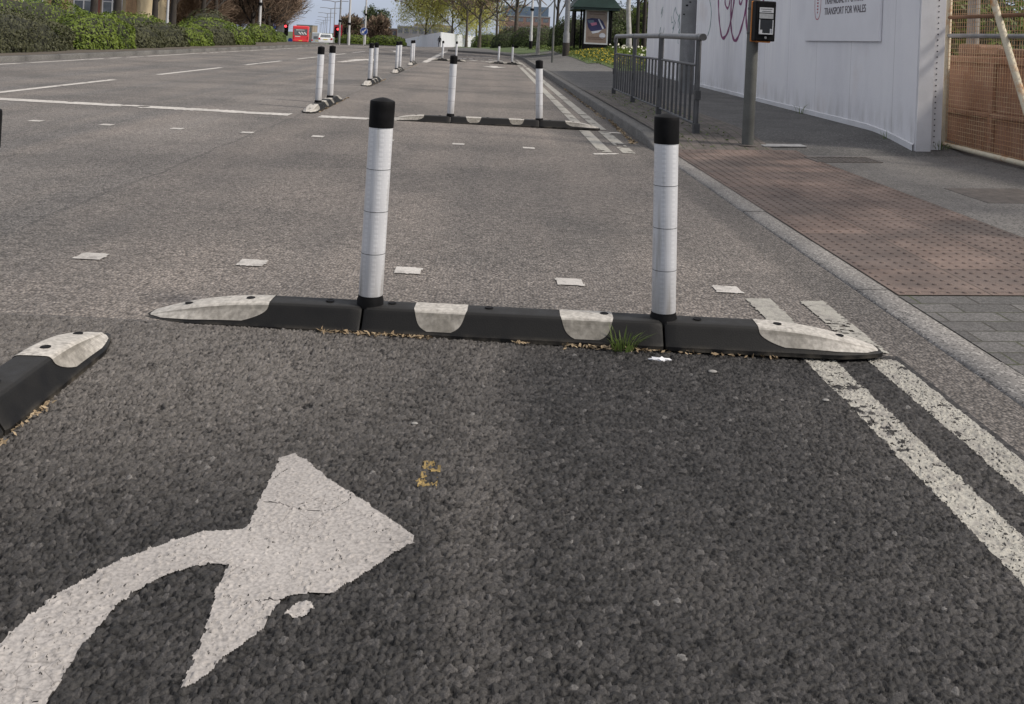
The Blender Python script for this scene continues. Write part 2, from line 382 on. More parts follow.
def arrow_mat():
    t=NT('thick_white_road_paint'); n2=t.noise(3.1,detail=5); n3=t.noise(150,detail=4)
    col=t.mix(t.ramp(n2,[(.35,0),(.7,1)]),(.245,.231,.222),(.32,.303,.292))
    cr=t.voro(26,feature='DISTANCE_TO_EDGE'); msk=t.noise(5,detail=3)
    col=t.mix(t.math('MULTIPLY',t.ramp(cr,[(.0,.8),(.035,0)]),t.ramp(msk,[(.5,0),(.62,1)])),col,(.13,.12,.115))
    col=t.mix(.5,col,t.ramp(n3,[(.3,.22),(.65,.72)]),'OVERLAY')
    col=t.mix(t.ramp(t.noise(34,detail=6,rough=.7),[(.64,0),(.82,.4)]),col,(.2,.19,.18))
    return t.done(col,.75,t.bump(n3,.45,.003))
M['arrow_paint']=arrow_mat()
tag(paint('turn_arrow',ARW,M['arrow_paint'],.0026,.0006,.0009,.0055,crackwear),
    'worn white curved arrow painted on the coarse asphalt, pointing right','road marking')
tag(paint('paint_flake',[(-.303,1.635),(-.278,1.622),(-.256,1.652),(-.268,1.676),(-.295,1.668)],M['arrow_paint'],.0032,-.0012,.0011,.008),
    'loose white paint flake just off the right edge of the big curved arrow','paint flake')
def linewear(x,y): return (fbm(x*.6,y*1.5,.016,50,3)*.42+.28*fbm(x,y,.07,52,3)+.46*fbm(x,y,.5,55,3)>.73)
def linewear2(x,y): return (fbm(x*.6,y*1.5,.016,57,3)*.42+.28*fbm(x,y,.07,59,3)+.46*fbm(x,y,.5,58,3)>.73)
LX=[(1.078,1.182),(1.297,1.400)]
for k,((a,b),lw,la) in enumerate(zip(LX,(linewear,linewear2),('inner of the two worn kerbside lines at the front, farther from the kerb','outer of the two worn kerbside lines at the front, nearer the kerb'))):
    e=empty('kerbside_line',(0,0,0)); tag(e,la,'road marking','double kerbside lines')
    paint('coarse_stretch',[(a,1.0),(b,1.0),(b,3.15),(a,3.15)],M['line_paint'],.0030,-.0022,.0006,.005,lw).parent=e
    paint('smooth_stretch',[(a,3.21),(b,3.21),(b+.0,3.85),(a,3.83)],M['line_paint'],.006,0,0,.008,lw,False).parent=e
for k,((a,b),la) in enumerate(zip(LX,('inner of the two lines running up the lane beyond the crossing','outer of the two lines beyond the crossing, beside the raised kerb'))):
    e=empty('kerbside_line',(0,0,0)); tag(e,la,'road marking','double kerbside lines')
    a2,b2=(a-.02,b-.02)
    paint('near_stretch',[(a2,8.75),(b2,8.75),(b2,10.78),(a2,10.78)],M['line_paint'],.03,0,0,.01,lambda x,y:fbm(x,y,.12,61)>.68,False).parent=e
    paint('far_stretch',[(a2,11.0),(b2,11.0),(b2,33.5),(a2,33.5)],M['line_paint'],.04,0,0,.01,lambda x,y:(fbm(x,y,.2,62)>.7)|(np.abs(y-16.2)<.08)|(np.abs(y-13.1)<.06),False).parent=e
    paint('last_stretch',[(a2,34.6),(b2,34.6),(b2-.1,48),(a2-.1,48)],M['line_paint'],.05,0,0,.01,lambda x,y:fbm(x,y,.3,63)>.6,False).parent=e
tag(paint('end_dash',[(.965,8.5),(1.205,8.62),(1.205,8.70),(.965,8.60)],M['white_paint'],.02,0,0,.006,None,False),'short white dash closing the inner kerbside line beyond the crossing','road marking')
tag(paint('end_dash',[(1.28,10.62),(1.52,10.66),(1.52,10.76),(1.28,10.74)],M['white_paint'],.02,0,0,.006,None,False),'short white dash beside the right tip of the second rubber kerb','road marking')
M['yellow_spray']=plain('yellow_spray',(.22,.155,.055),.8,.4,40)
tag(paint('spray_mark',[(-.112,2.24),(-.07,2.245),(-.075,2.108),(-.114,2.12)],M['yellow_spray'],.0036,-.0034,.0007,.012,lambda x,y:fbm(x,y,.018,44,3)>.5),'faint yellow spray mark on the coarse asphalt above the arrow tip','road marking')
# studs of the crossing
def stud(x,y,w,d,la):
    tag(paint('crossing_stud',[(x-w/2,y-d/2),(x+w/2,y-d/2),(x+w/2,y+d/2),(x-w/2,y+d/2)],M['white_paint'],.006,0,0,.0035,lambda a,b:fbm(a,b,.02,int(abs(x*7))+66)>.82,False),la,'road stud','square studs of the crossing')
near_l=['leftmost square white stud of the near row, beyond the front kerb\'s left tip','second square white stud from the left in the near row','square white stud of the near row, just right of the left front bollard','square white stud of the near row, midway between the two front bollards','square white stud of the near row, rightmost, just past the right front bollard']
for x,y,l in zip((-1.61,-.955,-.302,.374,1.035),(3.985,4.01,4.012,3.955,3.96),near_l): stud(x,y,.112,.108,l)
far_l=['leftmost square stud of the far crossing row','second square stud from the left in the far crossing row','third square stud from the left in the far crossing row','fourth square stud from the left in the far crossing row','fifth square stud from the left in the far row, left of the lane kerb','sixth stud from the left in the far row, left of the front bollard cap','seventh stud from the left in the far row, right of the front bollard cap','rightmost square stud of the far crossing row']
for k,l in enumerate(far_l): stud(-4.14+k*.648,8.84-.012*k,.11,.12,l)
# stop line, lane dashes, edge line, diagonal, lane arrows
def flat(name,poly,la,g=.03,wr=.68,m='white_paint',seed=70,grp=None):
    return tag(paint(name,poly,M[m],g,0,0,.012,lambda x,y:fbm(x,y,.25,seed)>wr,False),la,'road marking',grp)
flat('stop_line',[(-8.9,10.72),(-2.2,10.66),(-2.2,10.94),(-8.9,11.0)],'long white stop line across the main carriageway before the crossing',.035)
flat('stop_line',[(-1.88,10.66),(-1.02,10.68),(-1.02,10.94),(-1.88,10.92)],'short white stop line between the lane kerb and the second rubber kerb',.03)
dl=['nearest white lane dash on the left carriageway, touching the left picture edge','second nearest white lane dash on the left carriageway','third nearest white lane dash on the left carriageway','fourth nearest white lane dash on the left carriageway','fifth white lane dash, seen behind the paired bollards','farthest white lane dash on the left carriageway']
for k,l in enumerate(dl):
    y=11.2+k*6; flat('lane_dash',[(-5.98,y),(-5.86,y),(-5.86,y+4),(-5.98,y+4)],l,.04,.72,grp='lane dashes')
flat('edge_line',[(-9.08,6),(-8.95,6),(-8.95,46),(-9.08,46)],'thin white edge line along the far left kerb',.06,.66)
flat('diagonal_line',[(-2.36,33.0),(-2.14,33.0),(-2.60,59.0),(-2.82,59.0)],'white diagonal line at the far end of the cycle lane',.06,.72)
def poly_at(pts,x,y,a=0): 
    c,s=math.cos(a),math.sin(a); return [(x+c*u-s*v,y+s*u+c*v) for u,v in pts]
flat('lane_arrow',poly_at([(0,-1.1),(.42,.35),(.12,.35),(.14,1.2),(-.14,1.2),(-.12,.35),(-.42,.35)],.16,32.3),'white arrow on the cycle lane pointing towards the viewer',.04,.75)
flat('lane_arrow',poly_at([(-.1,-2.6),(.10,-2.6),(.16,.3),(.5,.3),(.1,2.4),(-.5,.3),(-.16,.3)],-4.35,31.5,R(-4)),'white straight arrow on the main carriageway behind the bollards',.05,.75)
flat('lane_arrow',poly_at([(-.1,-2.6),(.10,-2.6),(.16,.3),(.5,.3),(.1,2.4),(-.5,.3),(-.16,.3)],-4.9,50,R(4)),'distant white arrow on the main carriageway near the hedge island',.06,.7)
# worn blocky lettering on the lane, no longer readable
blk=empty('worn_lettering',(0,0,0)); tag(blk,'worn white blocks of illegible lettering across the far cycle lane','road marking')
rr=random.Random(4)
for (y0,y1,n,xa,xb) in ((38.6,40.0,11,-2.0,.95),(41.2,43.0,9,-1.7,.7),(46.5,48.0,5,-1.2,.2)):
    for k in range(n):
        x=xa+(xb-xa)*(k+.5)/n+rr.uniform(-.06,.06); w=rr.uniform(.08,.16); ya=y0+rr.uniform(0,.5); yb=y1-rr.uniform(0,.6)
        paint('letter_remnant',[(x-w,ya),(x+w,ya),(x+w*rr.uniform(.2,1),yb),(x-w,yb)],M['white_paint'],.05,0,0,.03,lambda a,b:fbm(a,b,.3,77)>.58,False).parent=blk

# kerbs
def strip_mesh(name,rows,m,smooth=False,kind='structure'):
    """rows: list of equal-length point lists swept one after the other"""
    n=len(rows[0]); V=[p for r in rows for p in r]
    F=[(i*n+k,i*n+k+1,(i+1)*n+k+1,(i+1)*n+k) for i in range(len(rows)-1) for k in range(n-1)]
    o=np_mesh(name,np.array(V),np.array(F),m,smooth=smooth); o['kind']=kind; return o
def kerb_rows(pts,up=lambda y:.1,w=.148,side=1,chunk=.915):
    rows=[]
    for i,(x,y) in enumerate(pts):
        a=Vector(pts[max(i-1,0)]); b=Vector(pts[min(i+1,len(pts)-1)]); d=(b-a).normalized(); nrm=Vector((d.y,-d.x))*side
        zr=zt(min(x,1.6),y); u=up(y)
        rows.append([(x,y,zr-.12),(x+nrm.x*.002,y+nrm.y*.002,zr+u-.012),(x+nrm.x*.014,y+nrm.y*.014,zr+u),(x+nrm.x*w,y+nrm.y*w,zr+u+.003),(x+nrm.x*w,y+nrm.y*w,zr-.12)])
    return rows
def kup(y): return float(.006+.105*ss(8.7,10.1,y))
ky=list(np.arange(-6,49,.305)); kp=[(1.614,y) for y in ky]
kb=empty('kerb'); kb['kind']='structure'
def kerb_units(name,pts,up,mat_,side=1,parent=None,step=3):
    # individual kerb stones with a narrow joint, all one strip of masonry
    mb_v=[];mb_f=[]
    rows=kerb_rows(pts,up,side=side)
    for i in range(0,len(rows)-step,step):
        seg=[ [tuple(p) for p in rows[i+k]] for k in range(step+1)]
        def shift(r0,r1,t): return [tuple(np.array(a)+(np.array(b)-np.array(a))*t) for a,b in zip(r0,r1)]
        seg[0]=shift(seg[0],seg[1],.006); seg[-1]=shift(seg[-1],seg[-2],.006)
        jz=random.uniform(-.0012,.0012); seg=[[(x,y,z+jz) for x,y,z in r] for r in seg]
        b=len(mb_v); n=5
        for r in seg: mb_v+=r
        for s in range(step):
            for k in range(n-1): mb_f.append((b+s*n+k,b+s*n+k+1,b+(s+1)*n+k+1,b+(s+1)*n+k))
        mb_f.append((b,b+1,b+2,b+3)); e=b+step*n; mb_f.append((e,e+1,e+2,e+3))
    o=np_mesh(name,np.array(mb_v),np.array(mb_f),mat_,parent); return o
bpy.data.objects.remove(kb)
j=ky.index(min(ky,key=lambda v:abs(v-9.2)))
tag(kerb_units('kerb',kp[:j+1],kup,M['kerb']),kind='structure')
jj=[p for p in kp[j-(j%3):]]
jj+= [(float(xright(y)),y) for y in (50,51,52,53,54,55,56,57,57.8,58.5,59.3,60,60.5,61,62,64,67)]
tag(kerb_units('kerb',jj,kup,M['kerb_dark']),kind='structure')
lp=[(float(xleft(y)),y) for y in np.arange(-6,62,.5)]
tag(kerb_units('kerb',lp,lambda y:.11,M['kerb_dark'],side=-1),kind='structure')

# right pavement: sheets behind the kerb
py=np.unique(np.concatenate([axis((-6,8,.5),(8,11,.1),(11,44,1),(44,50,.5)),[48.95]]))
def pav_sheet(name,x0,x1,y0,y1,m,dz,nx=8,ny=None):
    ys=py[(py>y0)&(py<y1)]; ys=np.concatenate([[y0],ys,[y1]])
    return tag(grid_sheet(name,np.linspace(x0,x1,nx),ys,Zt,m,dz),kind='structure')
pav_sheet('pavement',1.757,9.0,-6,48.9,M['footway'],0,22)
# beyond the end of the lane
fy=np.array([48.9,49.5,51,53,55,57,58.5,60,61,62.5,70,80,95,110,130,150,200,260,400]); rows=[]
for y in fy:
    x0=float(xright(y))+.13; xs_=[x0,x0+.6,x0+1.6,x0+3.2,6,9,14,25,60] if x0+3.2<6 else [x0]*9
    zk=zt(min(x0,1.6),y)+.11
    rows.append([(x,y,max(zt(x,y),zk) if x>1.62 else zk) for x in xs_])
strip_mesh('verge',rows,M['grass_ground'],True)
# footway strip that follows the bend
strip_mesh('pavement',[[(float(xright(y))+.13+k*1.1,y,max(zt(float(xright(y))+.13+k*1.1,y),zt(min(float(xright(y)),1.6),y)+.11)+.006) for k in range(4)] for y in (48.9,49.5,51,53,55,57,58.5,60,61,62.5,70,80,95)],M['footway'],True)
# pale paving by the gate, block paving at the front, brown edging by the guard rail
pav_sheet('paving_slabs',2.966,6.5,3.985,8.75,M['slab'],.006,10)
pav_sheet('block_paving',1.757,6.5,-3,3.96,M['blocks'],.006,10)
pav_sheet('block_edging',1.765,2.75,9.02,17.5,M['brickpath'],.006,6)
# blister paving with real blisters
bx0,bx1,by0,by1=1.762,2.962,3.97,9.01
def zb(x,y): return Zt(x,y)+.007
ys_=np.unique(np.concatenate([np.arange(by0,by1,.2),[by1]])); Xb,Yb=np.meshgrid(np.linspace(bx0,bx1,7),ys_)
V=[np.stack([Xb,Yb,zb(Xb,Yb)],-1).reshape(-1,3)]; n7=7; I,J=np.meshgrid(np.arange(6),np.arange(len(ys_)-1)); a=(J*n7+I).ravel(); Fb=[np.stack([a,a+1,a+1+n7,a+n7],-1)]
base=len(V[0]); K=10
for yy in np.arange(by0+.034,by1-.02,.0667):
    for xx in np.arange(bx0+.034,bx1,.0667):
        r0,r1,hh=.0135+rng.uniform(0,.001),.0095,rng.uniform(.0040,.0058); an=np.arange(K)*2*np.pi/K; z0=float(zb(xx,yy))
        ring=np.stack([xx+r0*np.cos(an),yy+r0*np.sin(an),np.full(K,z0-.001)],-1); top=np.stack([xx+r1*np.cos(an),yy+r1*np.sin(an),np.full(K,z0+hh)],-1)
        V.append(np.concatenate([ring,top,[[xx,yy,z0+hh+.0006]]]))
        k=np.arange(K); k2=(k+1)%K
        Fb.append(np.stack([base+k,base+k2,base+K+k2,base+K+k],-1)); Fb.append(np.stack([base+K+k,base+K+k2,np.full(K,base+2*K),np.full(K,base+2*K)],-1)[::1])
        base+=2*K+1
Vall=np.concatenate(V); Fall=np.concatenate(Fb)
me=bpy.data.meshes.new('tactile_paving'); me.from_pydata(Vall.tolist(),[],[tuple(dict.fromkeys(f)) for f in Fall.tolist()]); me.materials.append(M['blister'])
tag(link('tactile_paving',me),kind='structure')
# left verge behind the hedge kerb
strip_mesh('verge',[[(float(xleft(y))-.14-k,y,zt(float(xleft(y))-.14-k,y)+.115) for k in (0,.3,.9,3,8,20,60)] for y in list(np.arange(-6,62,4))+[62,70,80,100,120,140,158,200,250,300,400]],M['soil'],True)
def cover(name,x,y,w,d,m,la,rz=0,bars=0):
    o=MB(); z=zt(x,y)+(.003 if y<9 else -.003); o.box((0,0,0),(w,d,.012))
    if bars:
        o.v=[];o.f=[];o.mi=[]
        for s in(-1,1): o.box((s*w/2,0,0),(.03,d,.02)); o.box((0,s*d/2,0),(w+.03,.03,.0196))
        for k in range(bars): o.box((-w/2+w*(k+.5)/bars,0,-.001),(w/bars*.55,d-.01,.014))
        for k in range(3): o.box((0,-d/2+d*(k+1)/4,.0005),(w-.02,.02,.0148))
    ob=o.build(name,m,bevel=.003); ob.location=(x,y,z); ob.rotation_euler=(-0.0,-math.atan(.035),rz)
    return tag(ob,la,'access cover')
M['pale_metal']=plain('worn_pale_cover',(.30,.30,.30),.5,.35,9,metal=.25)
M['rusty_cover']=plain('brown_iron_cover',(.085,.074,.067),.75,.4,12,bump=.5,bscale=70)
cover('access_cover',2.90,9.3,.42,.30,M['pale_metal'],'small pale metal cover in the pavement beside the push-button post')
cover('drain_grating',3.2,8.45,.55,.34,M['rusty_cover'],'dark grated drain cover at the far corner of the red tactile paving',bars=11)
cover('access_cover',3.62,6.55,.55,.62,M['rusty_cover'],'brown iron cover in the pale paving in front of the gate')
# ------------------------------------------------------------------ rubber lane kerbs
def worn_white():
    t=NT('dirty_white_rubber'); o=t.obj(); n=t.noise(9,detail=6,rough=.65); n2=t.noise(60,detail=4)
    col=t.mix(t.ramp(n,[(.32,0),(.6,1)]),(.27,.255,.23),(.105,.097,.082))
    z=t.sep(o)[2]
    g=t.n.new('ShaderNodeNewGeometry'); nz=t.sep(g.outputs['True Normal'])[2]
    col=t.mix(t.ramp(nz,[(.55,0),(.85,.75)]),col,(.47,.448,.415))     # upward-facing faces mixed towards a paler tone
    col=t.mix(t.ramp(t.noise(1,t.mapping(o,(70,70,6)),detail=3),[(.45,0),(.7,.5)]),col,(.12,.11,.095))
    col=t.mix(.5,col,t.ramp(n2,[(.3,.25),(.7,.75)]),'OVERLAY')
    return t.done(col,.75,t.bump(n2,.3,.003))
M['worn_white']=worn_white()
def rubber_mat():
    t=NT('lane_kerb_rubber'); o=t.obj(); z=t.sep(o)[2]; n=t.noise(14,detail=5); f=t.noise(240,detail=3)
    g=t.n.new('ShaderNodeNewGeometry'); nz=t.sep(g.outputs['True Normal'])[2]
    col=t.mix(t.ramp(n,[(.35,0),(.7,1)]),(.0035,.0035,.0038),(.008,.008,.0083))
    col=t.mix(t.ramp(nz,[(.75,0),(.97,.85)]),col,(.022,.0215,.021))    # level top faces mixed towards grey
    dust=t.math('MULTIPLY',t.ramp(z,[(.0,1),(.022,0)]),t.ramp(n,[(.4,0),(.65,.7)])); col=t.mix(dust,col,(.10,.088,.07))
    col=t.mix(.4,col,t.ramp(f,[(.3,.25),(.7,.75)]),'OVERLAY')
    return t.done(col,t.ramp(n,[(.3,.5),(.7,.75)]),t.bump(f,.35,.002),spec=.22)
M['lane_rubber']=rubber_mat()
HB,WB=.080,.086
SEC=[(-1,0),(-1,.13),(-.66,.80),(-.60,.92),(-.50,.985),(-.42,1.0),(-.2,1.003),(0,1.005),(.2,1.003),(.42,1.0),(.50,.985),(.60,.92),(.66,.80),(1,.13),(1,0)]
def endprof(s,L):
    """s: distance from the tip -> height, half width"""
    t=max(0,min(1,s/(.60*L))); h=HB*(.16+.84*(1-(1-t)**2.1))
    w=WB*(.30+.70*min(1,(s/(.22*L)))**.55) if s>0 else WB*.30
    return h,w
FL=.007
def secP(a,b,h,w):
    return (a*w+(math.copysign(FL,a) if abs(a)>=1 else 0), max(b*h,.013) if b==.13 else b*h)
def sect(x,h,w,off=0):
    return [(x,*secP(a,b,h,w)) for a,b in SEC]
def unit_mesh(name,xs,hw,m,parent,off=0,vr=None,smooth=True):
    rows=[sect(x,*hw(x),off) for x in xs]; n=len(SEC); mb=MB()
    V=[p for r in rows for p in r]; F=[(i*n+k,i*n+k+1,(i+1)*n+k+1,(i+1)*n+k) for i in range(len(rows)-1) for k in range(n-1)]
    F.append(tuple(range(n))); F.append(tuple((len(rows)-1)*n+k for k in range(n)))
    mb.add(V,F); return mb.build(name,m,parent,smooth,ang=32)
def sec_at(v):
    L=[0]
    for (a,b),(c,d) in zip(SEC,SEC[1:]): L.append(L[-1]+math.hypot((c-a)*WB,(d-b)*HB))
    t=(v+1)/2*L[-1]
    for i in range(len(L)-1):
        if t<=L[i+1]+1e-9:
            u=(t-L[i])/(L[i+1]-L[i]); return SEC[i],SEC[i+1],u
    return SEC[-2],SEC[-1],1.0
def panel(name,hw,ranges,m,parent,off=.0016):
    """thin proud panel: ranges(v)->(x0,x1) or None"""
    nu,nv=9,41; mb=MB(); vs=[];ok=[]
    for j in range(nv):
        v=-1+2*j/(nv-1); r=ranges(v); ok.append(r is not None); r=r or (0,0)
        A,B,uu=sec_at(v)
        for i in range(nu):
            x=r[0]+(r[1]-r[0])*i/(nu-1); h,w=hw(x); pa=secP(*A,h,w); pb=secP(*B,h,w); py=pa[0]+(pb[0]-pa[0])*uu; pz=pa[1]+(pb[1]-pa[1])*uu; fr=abs(py)/w; vs.append((x,py+math.copysign(off*min(1,fr*1.6),py),pz+off*(1 if fr<.6 else .5)))
    F=[(j*nu+i,j*nu+i+1,(j+1)*nu+i+1,(j+1)*nu+i) for j in range(nv-1) if ok[j] and ok[j+1] for i in range(nu-1)]
    mb.add(vs,F); return mb.build(name,m,parent,True,ang=50)
def bolt_hole(mb,x,y,z,r=.0125): mb.lathe([(r*1.15,.0),(r*1.15,.0016),(r,.0022),(r*.8,.0012),(r*.5,.0008)],(x,y,z),12)
def lane_kerb(label,loc,rz,mid=.974,endL=.735,whites=(-.243,.247),group='rubber lane kerbs',mids=1):
    """local x runs along the kerb, centre of the middle unit(s) at the origin"""
    t=empty('rubber_lane_kerb',loc,rz); tag(t,label,'lane kerb',group)
    H=mid*mids/2
    for s in(-1,1):
        hw=lambda x,s=s:endprof(max(0,(H+endL)-s*x),endL)
        xs=[s*(H+.004),s*(H+.012),s*(H+.05)]+[s*(H+endL*q) for q in (.2,.35,.45,.55,.65,.72,.79,.85,.9,.94,.97,.99,1.0)]
        def hw2(x,s=s,hw=hw):
            h,w=hw(x); c=max(0,1-(abs(x)-H-.004)/.010); return h-.007*c,w-.005*c
        u=unit_mesh('end_unit',xs,hw2,M['lane_rubber'],t)
        wl=.385*endL/.735
        def rg(v,s=s):
            av=abs(v)
            if av>.81: return None
            k=max(0,(av-.42)/.39); x_in=H+endL-wl-.035+.085*k**2.2; x_out=H+endL-.014-.05*k**1.6
            return (s*x_in,s*x_out)
        panel('white_panel',hw,rg,M['worn_white'],u)
        for d in (.12,.39,.60): 
            bm_=MB(); hh=endprof(endL-d,endL)[0]; bolt_hole(bm_,s*(H+d),.0,hh+.0025); bm_.build('bolt_hole',M['black_plastic'],u)
    for q in range(mids):
        c=(q-(mids-1)/2)*mid
        def hwm(x,c=c):
            e=max(0,1-(mid/2-.004-abs(x-c))/.010); return HB-.007*e,WB-.005*e
        xs=[c+q_ for q_ in (-mid/2+.004,-mid/2+.014,-mid/2+.05,-mid*.25,0,mid*.25,mid/2-.05,mid/2-.014,mid/2-.004)]
        u=unit_mesh('middle_unit',xs,hwm,M['lane_rubber'],t)
        for wc in whites:
            def rg2(v,wc=wc,c=c):
                av=abs(v)
                if av>.86: return None
                k=max(0,(av-.26)/.60); hwid=.089-.022*k-.030*k**6
                return (c+wc-hwid,c+wc+hwid)
            panel('white_panel',lambda x:(HB,WB),rg2,M['worn_white'],u)
        for d in (-.40,-.08,.30): bm_=MB(); bolt_hole(bm_,c+d*mid/.974,.012,HB+.0022); bm_.build('bolt_hole',M['black_plastic'],u)
    return t
def sleeve_mat():
    t=NT('reflective_sleeve'); o=t.obj(); x,y,z=t.sep(o)
    an=t.math('ARCTAN2',y,x); w=t.math('MULTIPLY',an,.0405)
    cm=t.n.new('ShaderNodeCombineXYZ'); t.l(w,cm.inputs[0]); t.l(z,cm.inputs[1])
    v=t.n.new('ShaderNodeTexVoronoi'); v.feature='DISTANCE_TO_EDGE'; v.inputs['Scale'].default_value=170; v.inputs['Randomness'].default_value=0.0; t.l(cm.outputs[0],v.inputs['Vector'])
    cell=t.ramp(v.outputs['Distance'],[(.04,.82),(.12,1)])
    # rows of raised lozenges every 14 mm, in upright strips
    zz=t.math('FRACT',t.math('MULTIPLY',z,62)); strip=t.math('FRACT',t.math('MULTIPLY',w,27.5))
    lo=t.math('MULTIPLY',t.ramp(zz,[(.12,0),(.2,1),(.62,1),(.7,0)]),t.ramp(strip,[(.05,0),(.12,1),(.42,1),(.5,0)]))
    n=t.noise(7,detail=5); n2=t.noise(1,t.mapping(o,(40,40,4)),detail=4)
    col=t.mix(t.ramp(n,[(.35,0),(.7,.6)]),(.54,.55,.575),(.43,.44,.465))
    col=t.mix(t.math('MULTIPLY',lo,.28),col,(.68,.69,.71)); col=t.mix(.6,col,cell,'MULTIPLY')
    col=t.mix(t.ramp(n2,[(.56,0),(.72,.55)]),col,(.27,.265,.25))
    sc_=t.noise(26,detail=5,rough=.8); col=t.mix(t.ramp(sc_,[(.70,0),(.74,.8)]),col,(.10,.10,.10))
    grime=t.math('MULTIPLY',t.ramp(z,[(.03,.75),(.20,0)]),t.ramp(n2,[(.35,.25),(.65,1)])); col=t.mix(grime,col,(.20,.185,.165))
    return t.done(col,.34,t.bump(t.math('MULTIPLY_ADD',lo,.6,cell),.25,.0015),spec=.5)
M['sleeve']=sleeve_mat()
def seg_ring(mb,z): mb.lathe([(.0402,-.0012),(.0411,-.0010),(.0411,.0010),(.0402,.0012)],(0,0,z),32)
POST=None
def make_post():
    t=empty('bollard')
    f=MB(); f.lathe([(.045,-.012),(.045,.012),(.042,.020),(.0415,.028)],n=32); f.build('foot',M['black_plastic'],t,True)
    s=MB(); s.lathe([(.0405,.028),(.0408,.030),(.0408,.596),(.0405,.598)],n=40)
    so=s.build('sleeve',M['sleeve'],t,True)
    for k in (1,2,3): q=MB(); seg_ring(q,.028+.1425*k); q.build('seam_ring',M['dark_steel'],so)
    c=MB(); c.lathe([(.0420,.596),(.0424,.600),(.0427,.672),(.0424,.682),(.0410,.6865),(.030,.691),(.016,.6955),(.004,.698)],n=36); c.build('cap',M['black_plastic'],t,True,ang=50)
    return t
def copy_tree(o,parent=None):
    c=o.copy(); COL.objects.link(c)
    if parent is not None: c.parent=parent
    for ch in o.children: copy_tree(ch,c)
    return c
def put_post(x,y,z,label,lx=0,ly=0,rz=0):
    global POST
    if POST is None: POST=make_post(); o=POST
    else: o=copy_tree(POST)
    o.location=(x,y,z); o.rotation_euler=(Matrix.Rotation(lx,3,'Y')@Matrix.Rotation(rz,3,'Z')).to_euler(); tag(o,label,'bollard','black-capped white bollards'); return o
ZB=lambda x,y: zt(min(x,1.6),y)
# front kerb across the lane
fx,fyy=.126,3.232
lane_kerb('black rubber kerb lying across the lane in front, white ends and two white patches',(fx-.008,fyy-.004,ZB(fx,fyy)),R(-2.1),1.005,.735)
bpy.context.view_layer.update()
put_post(-.368,3.247,ZB(-.372,3.25)+.078,'front left bollard of the near kerb, black cap, leaning right',R(.9),R(0),1.1)
put_post(.628,3.218,ZB(.61,3.25)+.078,'front right bollard of the near kerb, standing by the grass tuft',R(-1.5),0,2.3)
# the kerb at the left picture edge
lane_kerb('rubber kerb pointing away along the lane edge at the left picture border',(-1.187,2.27-.49,ZB(-1.187,1.8)),R(90),.974,.735)
put_post(-1.190,2.27,ZB(-1.19,2.27)+.078,'bollard cut off by the left picture edge, only its cap edge in view',0)
# second kerb across the lane, beyond the crossing
sx,sy=.09,10.90
lane_kerb('second rubber kerb across the lane, beyond the crossing studs',(sx,sy,ZB(sx,sy)),R(0.8),1.02,.70)
put_post(-.42,10.895,ZB(-.39,10.9)+.078,'left bollard on the second kerb across the lane',R(.8),0,.4)
put_post(.60,10.91,ZB(.63,10.9)+.078,'right bollard on the second kerb across the lane',R(-2.6),0,2.9)
# pairs along the left edge of the lane
pairs=[(-2.105,11.1,'nearest'),(-2.23,17.1,'second nearest'),(-2.32,23.05,'third nearest'),(-2.47,29.25,'farthest')]
for x,y,w in pairs:
    lane_kerb(f'{w} of the rubber kerbs lined up along the left edge of the cycle lane',(x,y+.735+.487,ZB(x,y)),R(91),.974,.735)
    put_post(x+.005,y+.735,ZB(x,y)+.078,f'front bollard of the {w} pair along the left lane edge',R(.7),0,.9)
    put_post(x-.012,y+.735+.974,ZB(x,y)+.078,f'rear bollard of the {w} pair along the left lane edge',R(.3),0,1.9)
for x,w in ((-1.55,'left'),(.60,'right')):
    y=36.4; lane_kerb(f'{w} short rubber kerb at the far end of the lane, before the worn lettering',(x,y,ZB(x,y)),0,.52,.42,(0,))
    for s,nm in((-.26,'left'),(.26,'right')):
        put_post(x+s,y,ZB(x,y)+.078,f'{nm} bollard on the {w} short kerb at the far end of the lane',R(.5),0,s)
# leaves and husks swept against the rubber kerbs and in the gutter
M['litter']=leafmat('dry_leaves',(.19,.135,.08),(.34,.27,.18),.1,.8)
def litter(pts,n,name,spread,size=.010):
    C=[];
    for (x0,y0,x1,y1,w) in pts:
        k=int(n*w); t_=rng.random(k); C.append(np.stack([x0+(x1-x0)*t_+rng.normal(0,spread*.3,k),y0+(y1-y0)*t_-np.abs(rng.normal(0,spread,k)),np.zeros(k)],-1))
    C=np.concatenate(C); C[:,2]=Zt(np.minimum(C[:,0],1.6),C[:,1])+.004+rng.random(len(C))*.006
    Vv,Fv=leaf_cards(C,np.tile([[0,0,1.]],(len(C),1)),size,.45,.45); return np_mesh(name,Vv,Fv,M['litter'])
tag(litter([(-.52,3.157,-.15,3.144,.42),(.28,3.128,.62,3.118,.30),(.62,3.118,1.0,3.108,.10),(.12,3.133,.17,3.132,.04)],330,'leaf_litter',.013,.0105),kind='stuff')
tag(litter([(-1.085,2.0,-1.085,2.5,1)],90,'leaf_litter',.02,.0095),kind='stuff')
tag(litter([(1.50,9.6,1.60,12.5,.5),(1.55,12.5,1.6,20,.5)],420,'leaf_litter',.05,.022),kind='stuff')
tag(litter([(-1.995,11.3,-2.04,14,.4),(-2.13,17.3,-2.16,20,.3),(-2.25,23,-2.3,31,.3)],150,'leaf_litter',.03,.022),kind='stuff')
M['blade']=leafmat('grass_blades',(.06,.115,.022),(.15,.20,.06),.3)
